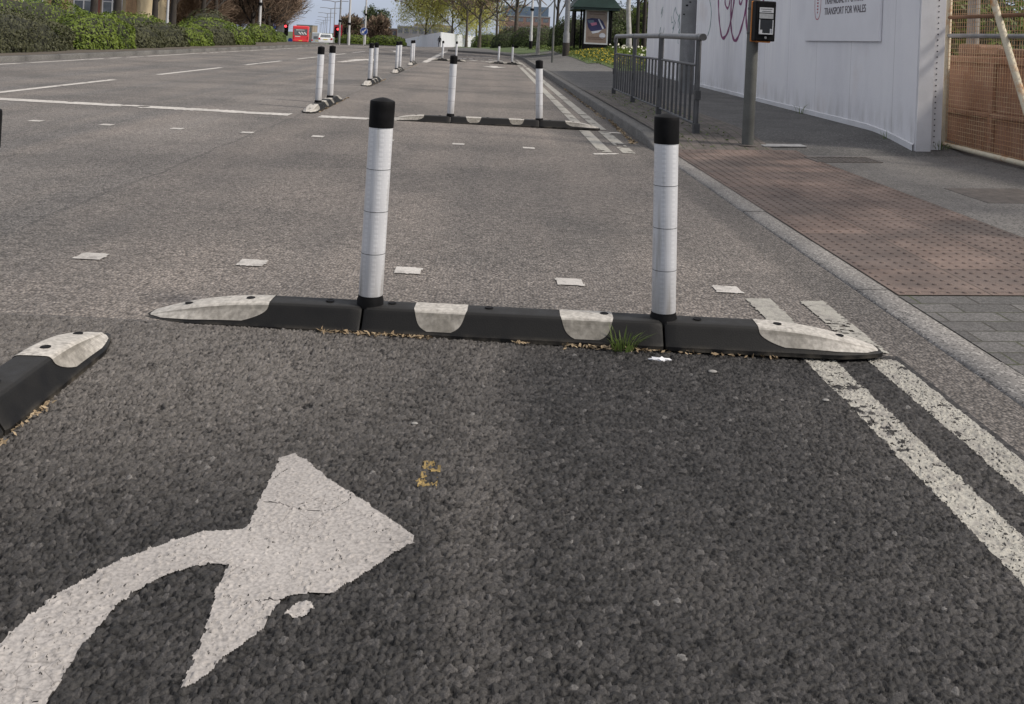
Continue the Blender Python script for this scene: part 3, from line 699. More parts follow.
def tuft(name,x,y,z,n,h,label,spread=.03,kind=None):
    mb=MB()
    for k in range(n):
        a=random.uniform(0,6.28); r=spread*random.random()**.6; hh=h*random.uniform(.5,1.1); lean=random.uniform(.1,1.0)
        px,py_=x+r*math.cos(a),y+r*math.sin(a)*.5; dx,dy=math.cos(a),math.sin(a); w=.0022*max(1,h/.08)
        pts=[(px+dx*lean*hh*t*t,py_+dy*lean*hh*t*t*.8,z+hh*(t-.25*lean*t*t)) for t in(0,.35,.7,1)]
        ww=[w,w,w*.7,w*.1]; vs=[]
        for p_,q in zip(pts,ww): vs+= [(p_[0]-dy*q,p_[1]+dx*q,p_[2]),(p_[0]+dy*q,p_[1]-dx*q,p_[2])]
        mb.add(vs,[(0,1,3,2),(2,3,5,4),(4,5,7,6)])
    return tag(mb.build(name,M['blade']),label,'grass',kind=kind)
tuft('grass_tuft',.475,3.118,ZB(.47,3.15)-.002,62,.085,'green grass tuft growing at the foot of the front rubber kerb',.045)
M['tissue']=plain('white_tissue',(.62,.63,.66),.8,.1,30)
mb=MB(); n=14
pts=[(math.cos(2*math.pi*k/n)*(.034+.010*math.sin(3*k)),math.sin(2*math.pi*k/n)*(.013+.004*math.cos(2.3*k))) for k in range(n)]
mb.add([(0,0,.009)]+[(x,y,.005+.003*math.sin(k*2.7)) for k,(x,y) in enumerate(pts)]+[(x*.96,y*.96,.001) for x,y in pts],[(0,1+k,1+(k+1)%n) for k in range(n)]+[(1+k,1+n+k,1+n+(k+1)%n,1+(k+1)%n) for k in range(n)])
tag(mb.build('tissue_scrap',M['tissue']),'crumpled white tissue scrap on the asphalt in front of the right bollard','litter').location=(.588,3.04,ZB(.59,3.04)-.002)
for x,y,s,l in ((.735,2.945,.012,'tiny pale scrap of litter right of the crumpled tissue'),(-.15,2.45,.008,'tiny pale pebble on the coarse asphalt left of centre'),(1.02,2.75,.009,'tiny pale pebble beside the inner kerbside line')):
    mb=MB(); mb.lathe([(s*.7,0),(s,s*.3),(s*.8,s*.6),(s*.3,s*.8)],n=7); o=mb.build('pale_scrap',M['concrete']); o.location=(x,y,ZB(x,y)); o.scale=(1.2,.8,.8); tag(o,l,'litter')

# ------------------------------------------------------------------ guard rail
def guard_rail():
    t=empty('guard_rail',(0,0,0)); tag(t,'grey pedestrian guard rail of upright bars along the raised kerb','guard rail')
    ys=[9.80,12.0,14.2,16.4]; X0=2.165; zz=lambda y:zt(X0,y)
    top=1.0
    for k,y in enumerate(ys):
        m=MB(); m.tube([(X0,y,zz(y)-.1),(X0,y,zz(y)+top-.03)],.021,8); m.build('post',M['steel_grey'],t,True)
        m=MB(); m.box((X0,y,zz(y)+.045),(.066,.066,.12)); m.build('foot_socket',M['dark_steel'],t,bevel=.004)
        m=MB(); m.box((X0,y,zz(y)+.40),(.058,.062,.10)); m.build('panel_clamp',M['dark_steel'],t,bevel=.004)
    m=MB(); m.tube([(X0,ys[0]-.13,zz(9.8)+top-.0),(X0,ys[1],zz(12)+top),(X0,ys[2],zz(14)+top),(X0,ys[3]-.1,zz(16.3)+top),(X0,ys[3]-.02,zz(16.4)+top-.03),(X0,ys[3]+.02,zz(16.4)+top-.10)],.034,14); m.build('top_rail',M['galv'],t,True)
    m=MB(); m.tube([(X0,ys[0]-.165,zz(9.8)+top),(X0,ys[0]-.128,zz(9.8)+top)],.037,14); m.build('end_cap',M['dark_steel'],t,True)
    for k in range(3):
        a,b=ys[k]+.10,ys[k+1]-.10; z0,z1=zz(a),zz(b)
        p=MB()
        def bar(y,za,zb,w=.007,d=.02): p.box((X0,y,(za+zb)/2),(w*2.0,d,zb-za))
        for y,z in((a,z0),(b,z1)): p.tube([(X0,y,z+.075),(X0,y,z+top-.03)],.016,8)
        for h in(.09,.70): p.tube([(X0,a,z0+h),(X0,b,z1+h)],.015,8)
        for q in range(1,8):
            y=a+(b-a)*q/8; z=z0+(z1-z0)*q/8; p.box((X0,y,z+.395),(.026,.008,.60),rz=R(10 if q%2 else -10))
        p.build('infill_panel',M['steel_grey'],t,True)
    for y in ys[:-1]: 
        for q in(-.035,.035): mb=MB(); mb.tube([(X0,y+q-.006,zz(y)+top),(X0,y+q+.006,zz(y)+top)],.038,14); mb.build('rail_clamp',M['galv'],t,True)
guard_rail()
# end return of the rail seen at its near end
# ------------------------------------------------------------------ push button post
M['post_green']=plain('dark_green_grey_paint',(.085,.088,.082),.55,.25,6,bump=.15,bscale=120)
M['orange_plastic']=plain('orange_plastic',(.55,.20,.035),.5,.15,10)
M['grey_label']=plain('grey_label',(.30,.31,.32),.4,.15,10)
M['pale_label']=plain('pale_label',(.45,.46,.48),.35,.12,10)
def pushpost():
    x,y=2.553,9.24; z=zt(x,y); t=empty('crossing_post',(x,y,z)); t.rotation_euler=(0,R(.4),0)
    tag(t,'dark grey crossing post with a push-button box in front of the white hoarding','crossing post')
    m=MB(); m.tube([(0,0,-.2),(0,0,3.3)],.057,20); m.build('pole',M['post_green'],t,True)
    m=MB(); m.lathe([(.10,.0),(.10,.006),(.06,.012)],n=20); m.build('base_collar',M['rusty_cover'],t,True)
    bx=MB(); c=(.062,-.13,1.218); bx.box(c,(.196,.13,.385)); b=bx.build('push_button_box',M['black_plastic'],t,bevel=.012)
    m=MB(); m.box((c[0]-.004,c[1]+.074,c[2]-.004),(.202,.018,.395)); m.build('orange_back_plate',M['orange_plastic'],b,bevel=.008)
    fy_=c[1]-.0655
    m=MB(); m.box((c[0]+.005,fy_-.001,c[2]+.105),(.135,.004,.050)); lb=m.build('pictogram_label',M['pale_label'],b,bevel=.001)
    m=MB(); 
    for k in range(2): m.box((c[0]+.005,fy_-.0035,c[2]+.115-.022*k),(.11-.02*k,.001,.006))
    m.build('label_line',M['dark_steel'],lb)
    m=MB(); m.box((c[0]+.005,fy_-.001,c[2]+.048),(.135,.004,.048)); m.build('instruction_label',M['grey_label'],b,bevel=.001)
    m=MB(); m.box((c[0]+.005,fy_-.001,c[2]-.055),(.135,.003,.135)); w=m.build('signal_window',M['black_glass'],b,bevel=.001)
    m=MB()
    for s in(-1,1): m.box((c[0]+.005+s*.064,fy_-.006,c[2]-.055),(.008,.012,.135))
    m.box((c[0]+.005,fy_-.006,c[2]-.122),(.135,.012,.010)); m.box((c[0]-.045,fy_-.0045,c[2]-.100),(.03,.006,.03)); m.box((c[0]+.055,fy_-.0045,c[2]-.095),(.022,.006,.045)); m.build('window_frame',M['pale_label'],w,bevel=.001)
    m=MB(); m.tube([(c[0]+.005,fy_-.008,c[2]-.158),(c[0]+.005,fy_+.002,c[2]-.158)],.012,14); m.build('push_button',M['galv'],b,True)
    m=MB(); m.box((c[0]+.0,c[1]-.0,c[2]-.198),(.12,.08,.016)); m.build('orange_foot',M['orange_plastic'],b,bevel=.003)
    for zb in(1.10,1.34):
        m=MB(); m.lathe([(.0585,-.012),(.060,-.010),(.060,.010),(.0585,.012)],(0,0,zb),20); m.box((.03,-.055,zb),(.04,.03,.024)); m.build('clamp_band',M['dark_steel'],t,True)
M['black_glass']=plain('black_glass',(.008,.008,.009),.12,.2,10)
pushpost()
# ------------------------------------------------------------------ lamp column by the hoarding
M['column_grey']=plain('column_grey_paint',(.17,.175,.18),.55,.25,3,bump=.1,bscale=90)
def big_column():
    x,y=3.52,16.9; z=zt(x,y); t=empty('lamp_column',(x,y,z)); tag(t,'thick grey lamp column with an access door standing behind the guard rail','lamp column')
    m=MB(); m.tube([(0,0,-.2),(0,0,1.75)],.135,24); m.tube([(0,0,1.75),(0,0,1.9),(0,0,9.0)],[.1345,.085,.06],20); m.build('pole',M['column_grey'],t,True)
    d=MB(); 
    n=14; 
    pts=[]
    def cyl(a,zc,r=.138): return (-r*math.cos(a)*.0+r*math.sin(a),-r*math.cos(a),zc)
    vs=[];A=.34
    for j in range(13):
        zc=.50+.62*j/12; ww=A*min(1,math.sqrt(max(0.02,1-max(0,abs(j-6)-3.5)**2/7.5)))
        for i in range(7): vs.append(cyl(-.30-ww+2*ww*i/6,zc))
    d.add(vs,[(j*7+i,j*7+i+1,(j+1)*7+i+1,(j+1)*7+i) for j in range(12) for i in range(6)])
    dd=d.build('access_door',M['galv'],t,True)
    m=MB(); 
    for a,zc,w in((-.2,1.70,.03),(-.1,1.62,.02),(-.5,1.56,.025),(-.9,1.40,.02)): m.box(cyl(a,zc,.137),(w*1.6,.012,w),rz=a)
    m.build('cable_stub',M['black_plastic'],t)
    m=MB(); m.tube([(0,0,9),(-.3,0,9.15),(-1.2,0,9.25)],.035,10); m.build('arm',M['column_grey'],t,True)
    m=MB(); m.box((-1.5,0,9.25),(.7,.26,.12)); m.build('lamp_head',M['galv'],t,bevel=.03)
big_column()
# ------------------------------------------------------------------ hoarding with sign and graffiti
def hoarding_mat():
    t=NT('white_painted_hoarding'); o=t.obj(); x,y,z=t.sep(o)
    n=t.noise(1.1,detail=5); st=t.noise(1,t.mapping(o,(3,7,.35)),detail=5,rough=.6); st2=t.noise(1,t.mapping(o,(3,2.2,.8)),detail=4)
    col=t.mix(t.ramp(n,[(.3,0),(.7,1)]),(.68,.68,.72),(.76,.76,.785))
    drip=t.math('MULTIPLY',t.ramp(st,[(.46,0),(.60,.8)]),t.ramp(z,[(.6,0),(1.3,1)])); drip=t.math('MULTIPLY',drip,t.ramp(t.math('MULTIPLY',y,.05),[(.62,.12),(.72,1)]))
    col=t.mix(drip,col,(.80,.80,.81))
    grey=t.ramp(st2,[(.5,0),(.72,.45)]); col=t.mix(grey,col,(.58,.58,.615))
    low=t.math('MULTIPLY',t.ramp(z,[(.12,1),(.55,0)]),t.ramp(t.noise(2,t.mapping(o,(3,4,1)),detail=5),[(.40,0),(.66,.55)])); col=t.mix(low,col,(.27,.26,.24))
    warm=t.ramp(t.noise(.9,detail=4),[(.6,0),(.72,.28)]); col=t.mix(warm,col,(.55,.47,.43))
    f=t.noise(60,detail=3); col=t.mix(.16,col,f,'OVERLAY')
    # sheet joints every 1.22 m
    fr=t.math('FRACT',t.math('DIVIDE',t.math('ADD',y,.75),1.22)); j=t.math('LESS_THAN',t.math('ABSOLUTE',t.math('SUBTRACT',fr,.5)),.0045)
    col=t.mix(t.math('MULTIPLY',j,.45),col,(.22,.22,.22))
    return t.done(col,.6,t.bump(t.math('MULTIPLY_ADD',f,.2,n),.15,.01))
M['hoarding']=hoarding_mat()
M['white_metal']=plain('white_steel',(.62,.625,.65),.5,.12,3,bump=.03,bscale=60,fine=.03)
HA,HBk=3.9458,.01867
hx=lambda y:HA+HBk*y
hrz=-math.atan(HBk)
def on_hoarding(y,z,off=.003):   # point on the road side of the boards
    return (hx(y)-off,y,z)
def hoarding():
    t=empty('hoarding',(0,0,0)); tag(t,'white painted site hoarding with graffiti along the pavement','hoarding')
    ys=np.arange(9.06,27.01,.6); top=2.62
    V=[];F=[]
    for i,y in enumerate(np.append(ys,27.0)):
        zb=zt(4.2,y)-.02
        for (dx,z) in ((0,zb),(0,top),(.03,top),(.03,zb)): V.append((hx(y)+dx,y,z))
    k=len(V)//4
    for i in range(k-1):
        for q in range(4): F.append((i*4+q,i*4+(q+1)%4,(i+1)*4+(q+1)%4,(i+1)*4+q))
    F+=[(0,1,2,3),((k-1)*4,(k-1)*4+3,(k-1)*4+2,(k-1)*4+1)]
    mb=MB(); mb.add(V,F); mb.build('board_panel',M['hoarding'],t)
    # kick strip along the bottom
    m=MB(); 
    for i in range(len(ys)-1):
        a,b=ys[i],ys[i+1]; za,zb=zt(4.2,a),zt(4.2,b)
        m.add([(hx(a)-.018,a,za-.03),(hx(b)-.018,b,zb-.03),(hx(b)-.018,b,zb+.055),(hx(a)-.018,a,za+.055),(hx(a)-.002,a,za+.062),(hx(b)-.002,b,zb+.062)],[(0,1,2,3),(3,2,5,4)])
    m.build('bottom_strip',M['white_metal'],t)
    # corner return towards the gate
    m=MB(); zc=zt(4.3,9.1); m.b2((4.119,9.03,zc-.03),(4.262,9.058,2.62)); m.build('corner_board',M['white_metal'],t)
    # graffiti: purple outline loops and teal scribbles
    def ribbon(nm,pts,w,m):
        mb=MB(); P=[]
        for i in range(len(pts)-1):
            for k in range(6): 
                u=k/6; p0=pts[max(i-1,0)];p1=pts[i];p2=pts[i+1];p3=pts[min(i+2,len(pts)-1)]
                P.append(tuple(.5*((2*p1[d])+(-p0[d]+p2[d])*u+(2*p0[d]-5*p1[d]+4*p2[d]-p3[d])*u*u+(-p0[d]+3*p1[d]-3*p2[d]+p3[d])*u**3) for d in(0,1)))
        P.append(pts[-1]); vs=[]
        for i,p in enumerate(P):
            a=P[max(i-1,0)];b=P[min(i+1,len(P)-1)]; dx,dz=b[0]-a[0],b[1]-a[1]; l=math.hypot(dx,dz) or 1; ww=w*(.75+.5*math.sin(i*.7)**2)
            for s in(-1,1):
                y=p[0]-s*dz/l*ww*1.5; z=p[1]+s*dx/l*ww; vs.append(on_hoarding(y,z,.0035))
        mb.add(vs,[(2*i,2*i+1,2*i+3,2*i+2) for i in range(len(P)-1)]); return mb.build(nm,m,t)
    M['purple']=plain('purple_spray_paint',(.20,.03,.13),.6,.3,9); M['teal']=plain('teal_spray_paint',(.12,.24,.24),.6,.4,9)
    ribbon('graffiti',[(17.95,2.4),(17.9,1.9),(17.75,1.5),(17.45,1.19),(17.05,1.28),(16.75,1.62),(16.6,2.0),(16.5,2.4)],.028,M['purple'])
    ribbon('graffiti',[(16.75,2.4),(16.85,1.7),(16.75,1.32),(16.45,1.135),(16.1,1.30),(15.75,1.75),(15.6,2.4)],.028,M['purple'])
    ribbon('graffiti',[(15.75,2.4),(15.78,1.8),(15.7,1.40),(15.45,1.17),(15.1,1.22),(14.8,1.5),(14.6,2.2)],.028,M['purple'])
    ribbon('graffiti',[(17.2,2.1),(17.35,1.85),(17.1,1.72),(16.95,1.9),(17.1,2.2)],.022,M['purple'])
    ribbon('graffiti',[(16.3,2.05),(16.25,1.8),(16.1,1.78),(15.95,2.0)],.022,M['purple'])
    ribbon('graffiti',[(15.5,1.95),(15.3,1.85),(15.1,2.05),(14.95,1.8)],.022,M['purple'])
    rr=random.Random(8)
    for k in range(13):
        y=rr.uniform(20.2,24.8); z=rr.uniform(1.25,2.2); P=[(y,z)]
        for q in range(5): P.append((P[-1][0]+rr.uniform(-.28,.28),P[-1][1]+rr.uniform(-.22,.16)))
        ribbon('graffiti',P,.011,M['teal'])
    ribbon('graffiti',[(18.7,1.95),(18.5,1.7),(18.55,1.4),(18.75,1.22)],.012,M['teal'])
    return t
hoard=hoarding()
M['sign_white']=plain('white_sign',(.70,.70,.735),.45,.04,3,fine=.02)
M['sign_text']=plain('dark_sign_lettering',(.075,.06,.075),.5,.1,9)
M['sign_red']=plain('maroon_sign_print',(.38,.045,.085),.5,.1,9)
def sign():
    y0,y1=12.50,9.96; yc=(y0+y1)/2; zc=(1.143+2.40)/2
    t=empty('site_sign',(hx(yc)-.016,yc,zc)); t.rotation_euler=Matrix(((0,0,-1),(-1,0,0),(0,1,0))).to_euler()
    t.rotation_euler=(Matrix.Rotation(hrz,3,'Z')@Matrix(((0,0,-1),(-1,0,0),(0,1,0)))).to_euler()
    tag(t,'white board sign with dark lettering and a red oval emblem fixed to the hoarding','sign')
    w,h=y0-y1,2.40-1.143
    m=MB(); m.box((0,0,0),(w,h,.024)); m.build('board',M['sign_white'],t,bevel=.003)
    def text(s,x,y,size,sx,m):
        c=bpy.data.curves.new('lettering','FONT'); c.body=s; c.size=size; c.extrude=.0012; c.align_x='LEFT'; c.materials.append(m); c.offset=.0005
        o=bpy.data.objects.new('lettering',c); COL.objects.link(o); o.parent=t; o.location=(x,y,.0136); o.scale=(sx,1,1); return o
    # board local: x to the reader's right (towards smaller Y)
    X=lambda Y:(yc-Y)/math.cos(hrz); 
    a=text('TRANSPORT FOR WALES',X(11.74),1.468-zc,.123,1,M['sign_text']); b=text('TRAFNIDIAETH CYMRU',X(11.74),1.598-zc,.123,1,M['sign_text'])
    bpy.context.view_layer.update()
    for o,wd in((a,1.375),(b,1.30)):
        me=bpy.data.meshes.new_from_object(o.evaluated_get(bpy.context.evaluated_depsgraph_get())); me.materials.clear(); me.materials.append(M['sign_text'])
        c=link('lettering',me,t); c.location=o.location; xs=[v.co.x for v in me.vertices]; c.scale=(wd/max(xs),1,1); bpy.data.objects.remove(o)
    # emblem: upright oval ring with a barred T inside
    m=MB(); n=40; cx,cy=X(12.0),1.655-zc; ra,rb=.125,.245
    vs=[]
    for k in range(n):
        q=2*math.pi*k/n
        def sup(r): return (cx+math.copysign(abs(math.cos(q))**.8,math.cos(q))*(ra-r),cy+math.copysign(abs(math.sin(q))**.8,math.sin(q))*(rb-r),.0140)
        vs+=[sup(0),sup(.013)]
    m.add(vs,[(2*k,2*k+1,(2*k+3)%(2*n),(2*k+2)%(2*n)) for k in range(n)]); 
    for k,ww in enumerate((.15,.11,.045,.045,.045,.045,.045,.03)): m.box((cx,cy+.13-.040*k,.0142),(ww,.020,.002))
    m.build('emblem',M['sign_red'],t)
sign()
# ------------------------------------------------------------------ gate, post, skip
M['cream_rust']=None
def rustmat(name,base,rust,amt,scale=9,metal=0,streak=False):
    t=NT(name); o=t.obj(); n=t.noise(scale,detail=6,rough=.65); s=t.noise(1,t.mapping(o,(6,6,.8)),detail=5) if streak else t.noise(3,detail=5)
    col=t.mix(t.ramp(n,[(.35,0),(.7,1)]),sc3(base,.8),base)
    m=t.math('MULTIPLY_ADD',s,.5,t.math('MULTIPLY',n,.5)); col=t.mix(t.ramp(m,[(amt,0),(amt+.12,1)]),col,t.mix(n,sc3(rust,.6),sc3(rust,1.4)))
    f=t.noise(120,detail=3); col=t.mix(.3,col,f,'OVERLAY')
    return t.done(col,.8,t.bump(f,.3,.004),metal)
M['cream_rust']=rustmat('cream_paint_rusting',(.62,.56,.43),(.36,.17,.06),.52)
M['skip']=rustmat('rusty_brown_skip',(.40,.225,.15),(.25,.135,.085),.46,4,streak=True)
M['rust']=rustmat('rust',(.20,.10,.05),(.12,.06,.03),.5)
M['wire']=rustmat('rusty_wire',(.55,.40,.24),(.36,.19,.09),.45,14)
def gate():
    gx,yA,yB=4.54,9.35,5.6; zA,zB=.145,.115
    t=empty('mesh_gate',(gx,yA,zA)); tag(t,'rusty cream tube gate filled with fine wire mesh beside the hoarding','gate')
    g=lambda y,z:(0,y-yA,z-zA); H=2.35
    m=MB(); 
    for y in(yA,yB): m.tube([g(y,zA),g(y,H)],.030,10)
    for z in(zA,H): m.tube([g(yA,z),g(yB,z-.02)],.024,10)
    m.build('gate_frame',M['cream_rust'],t,True)
    m=MB(); m.tube([g(yA,1.405),g(yB,1.39)],.019,8); m.build('upper_rail',M['rust'],t,True)
    m=MB(); m.tube([g(yA,1.222),g(yB,1.20)],.021,8); m.build('middle_rail',M['galv'],t,True)
    m=MB(); m.tube([(-.035,8.93-yA,2.30-zA),(-.035,7.58-yA,.15-zA)],.030,10); m.build('diagonal_brace',M['cream_rust'],t,True)
    m=MB(); m.tube([(.10,8.5-yA,1.70-zA),(.10,7.4-yA,1.25-zA)],.018,8); m.build('rear_brace',M['white_metal'],t,True)
    m=MB(); z=zA+.03
    while z<H: m.tube([g(yA,z),g(yB,z-.01)],.0022,4,False); z+=.042
    y=yA-.03
    while y>yB: m.tube([g(y,zA),g(y,H)],.0022,4,False); y-=.042
    m.build('wire_mesh',M['wire'],t)
    for z in(.50,1.47): 
        m=MB(); m.box((-.0,.07,z-zA),(.02,.15,.02)); m.tube([(0,.02,z-zA-.05),(0,.02,z-zA+.05)],.02,8); m.build('hinge',M['galv'],t,True)
    m=MB(); m.box((.035,7.75-yA,1.66-zA),(.006,.9,.10)); m.build('yellow_plate',M['yellow_sign'],t)
M['yellow_sign']=plain('yellow_sign',(.45,.42,.12),.5,.15,6)
gate()
def gatepost():
    x,y=4.345,9.16; t=empty('gate_post',(x,y,.13)); tag(t,'perforated white steel post between hoarding corner and gate','post')
    m=MB(); m.b2((-.055,-.05,-.2),(.055,.05,2.5)); m.build('shaft',M['white_metal'],t,bevel=.006)
    m=MB(); z=.05
    while z<2.4: m.lathe([(.0065,-.001),(.0065,.001)],(0,0,0),10); k=len(m.v)-20; m.xform(Matrix.Translation((-.018,-.0515,z))@Matrix.Rotation(R(90),4,'X'),k); z+=.055
    m.build('bolt_hole',M['black_plastic'],t)
gatepost()
def skip():
    t=empty('rusty_skip',(4.99,9.65,.2),R(-82.9)); tag(t,'rusty brown steel container wall standing behind the mesh gate','container')
    m=MB(); m.b2((-.35,-.3,-.1),(4,-.27,.27)); m.b2((-.35,-.34,.25),(4,-.27,.30)); m.b2((-.35,-.3,.30),(4,-.27,.78)); m.b2((-.35,-.33,.76),(4,-.23,.83)); m.b2((-.352,-.27,-.1),(-.31,2,.8))
    m.b2((3.98,-.27,-.1),(4.02,2,.8)); m.b2((-.35,1.98,-.1),(4,2.02,.8)); m.b2((-.31,-.27,-.1),(3.98,1.98,-.05)); m.build('side_wall',M['skip'],t,bevel=.012)
    for k in range(4):
        mm=MB(); mm.b2((.7+k*.9,-.34,-.1),(.76+k*.9,-.30,.77)); mm.build('rib',M['skip'],t,bevel=.006)
skip()
M['timber']=plain('brown_timber',(.20,.12,.08),.8,.3,5)
for k,(x,y,w,h,l) in enumerate(((5.02,9.86,.34,.13,'left brown timber stack on the rusty container, behind the gate'),(5.14,8.85,1.1,.09,'long brown timber baulk on the rusty container, right of the stack'))):
    mb=MB(); mb.prism([(-w/2,-.15),(w/2,-.15),(w/2,.15),(-w/2,.15)],0,h); o=mb.build('timber_baulk',M['timber'],bevel=.03); o.location=(x+.12,y,1.03); o.rotation_euler=(0,0,R(-82.9)); tag(o,l,'timber')
M['pole_grey']=plain('weathered_post',(.20,.185,.17),.8,.3,4)
for x,y,r,l in ((6.15,12.0,.075,'grey timber post behind the rusty container, left one'),(7.0,12.1,.11,'thick grey timber post behind the rusty container, right one')):
    mb=MB(); mb.tube([(0,0,-.3),(0,0,3.2)],[r,r*.9],12); mb.lathe([(r*.9,3.2),(r*.5,3.24)]); o=mb.build('timber_post',M['pole_grey'],smooth=True); o.location=(x,y,.2); tag(o,l,'post')
tuft('grass_tuft',4.40,9.14,zt(4.4,9.1),45,.10,'dark grass tuft at the foot of the perforated gate post',.10)
tuft('grass_tuft',4.06,9.6,zt(4.05,9.6),7,.11,'thin weed growing at the bottom of the hoarding near its corner',.05)
tuft('grass_tuft',4.12,12.4,zt(4.1,12.4),9,.17,'tall weed growing at the bottom of the hoarding under the sign',.07)
# ------------------------------------------------------------------ planting on the left
M['hedge_green']=leafmat('bright_hedge_leaves',(.055,.090,.012),(.135,.18,.026),.22)
M['hedge_olive']=leafmat('olive_hedge_leaves',(.038,.042,.019),(.070,.072,.036),.15)
M['hedge_core']=plain('hedge_inner_twigs',(.022,.024,.012),.95,.4,5)
M['hedge_dark']=leafmat('dark_shrub_leaves',(.030,.050,.014),(.07,.095,.03),.2)
M['bark']=plain('grey_brown_bark',(.085,.072,.058),.95,.35,5,bump=.6,bscale=35)
M['bark_dark']=plain('dark_bark',(.035,.030,.026),.95,.35,5,bump=.6,bscale=35)
M['bark_pale']=plain('pale_birch_bark',(.32,.31,.29),.85,.3,4,c2=(.42,.41,.40),bump=.3,bscale=30)
M['twig']=leafmat('bare_twigs',(.13,.090,.065),(.22,.165,.12),.0,.9)
M['spring_leaf']=leafmat('young_yellow_green_leaves',(.24,.26,.06),(.40,.40,.11),.5)
M['willow_leaf']=leafmat('pale_willow_leaves',(.36,.36,.10),(.52,.50,.17),.5)
M['ever_leaf']=leafmat('evergreen_leaves',(.028,.045,.016),(.065,.085,.03),.1)
M['fresh_leaf']=leafmat('fresh_shrub_leaves',(.07,.11,.022),(.14,.19,.045),.35)
def bush(x,y,rx,ry,h,m,label,n=4200,size=.045,rz=0,group='clipped hedge bushes',name='hedge_bush',power=2.6):
    z=zt(x,y)+(.1 if x<-9 else 0)
    t=empty(name,(x,y,z),rz); tag(t,label,'hedge' if 'hedge' in name else 'shrub',group)
    # rounded, slightly lumpy mound
    th=rng.uniform(0,2*np.pi,n); u=rng.uniform(0,1,n)**.62; ph=np.arccos(np.clip(1-u,0,1))
    d=np.stack([np.sin(ph)*np.cos(th),np.sin(ph)*np.sin(th),np.cos(ph)],-1)
    p=power; k=(np.abs(d[:,0])**p+np.abs(d[:,1])**p+np.abs(d[:,2])**p)**(-1/p); d2=d*k[:,None]
    lump=1+.035*np.sin(d[:,0]*7+x)*np.sin(d[:,1]*9+y*3)+.03*np.sin(d[:,2]*11+th*3)
    r=(1-np.abs(rng.normal(0,.035,n)))*lump
    C=d2*r[:,None]*np.array([rx,ry,h])
    V,F=leaf_cards(C,d*np.array([1/rx,1/ry,1/h]),size,.55,.45); np_mesh('foliage',V,F,m,t)
    mb=MB(); A=[(0,0,.86*h)]; F2=[]; nt=22; levels=(.28,.55,.78,.95,1.0)
    for l in levels:
        ph=l*math.pi/2
        for q in range(nt):
            a=2*math.pi*q/nt; dx,dy,dz=math.sin(ph)*math.cos(a),math.sin(ph)*math.sin(a),math.cos(ph); kk=(abs(dx)**p+abs(dy)**p+abs(dz)**p)**(-1/p)*.88
            A.append((dx*kk*rx,dy*kk*ry,dz*kk*h-(.05 if l==1 else 0)))
    F2+=[(0,1+q,1+(q+1)%nt) for q in range(nt)]
    for l in range(len(levels)-1): F2+=[(1+l*nt+q,1+l*nt+(q+1)%nt,1+(l+1)*nt+(q+1)%nt,1+(l+1)*nt+q) for q in range(nt)]
    mb.add(A,F2); mb.build('twiggy_core',M['hedge_core'],t,True)
    return t
bush(-11.05,20.2,.85,4.6,.98,M['hedge_olive'],'dark olive clipped hedge bush at the left picture edge, nearest of the hedge',15000,.036)
bush(-12.7,24.5,1.0,7.0,1.42,M['hedge_green'],'tall bright green hedge bush behind the nearest olive bush',16000,.038)
bush(-11.0,26.6,.80,2.0,1.0,M['hedge_green'],'bright green hedge bush at the kerb, right of the nearest olive bush',5000,.045)
bush(-11.05,29.6,.8,1.5,.74,M['hedge_olive'],'brownish olive hedge bush at the kerb, right of the bright green one',3600,.045)
bush(-11.15,32.2,.8,1.55,.82,M['hedge_olive'],'dark olive hedge bush at the kerb, in front of the thin grey pole',3600,.045)
bush(-12.6,33.5,1.0,3.4,1.12,M['hedge_green'],'long bright green hedge bush behind the thin grey pole',5200,.05)
bush(-11.2,35.4,.8,1.6,.78,M['hedge_green'],'bright green hedge bush with a notched front, right of the thin grey pole',3600,.05)
bush(-11.2,38.4,.8,1.6,.74,M['hedge_olive'],'low grey olive hedge bush near the right end of the hedge',3200,.05)
bush(-12.4,42.0,1.0,3.2,1.15,M['hedge_green'],'green hedge bush at the back near the right end of the hedge',4200,.055)
bush(-13.2,44.5,1.0,1.7,1.55,M['hedge_olive'],'small olive rounded bush rising above the hedge end',2600,.055)
bush(-11.05,41.2,.8,1.2,.80,M['hedge_green'],'last bright green hedge bush at the kerb corner',2600,.05)
bush(-12.35,51.0,.75,2.0,1.0,M['hedge_green'],'separate green bush past the kerb corner, below the blue sign',2600,.06)
bush(-12.45,56.0,.4,1.0,.6,M['fresh_leaf'],'small yellow green bush beside the left traffic signal',1200,.06)

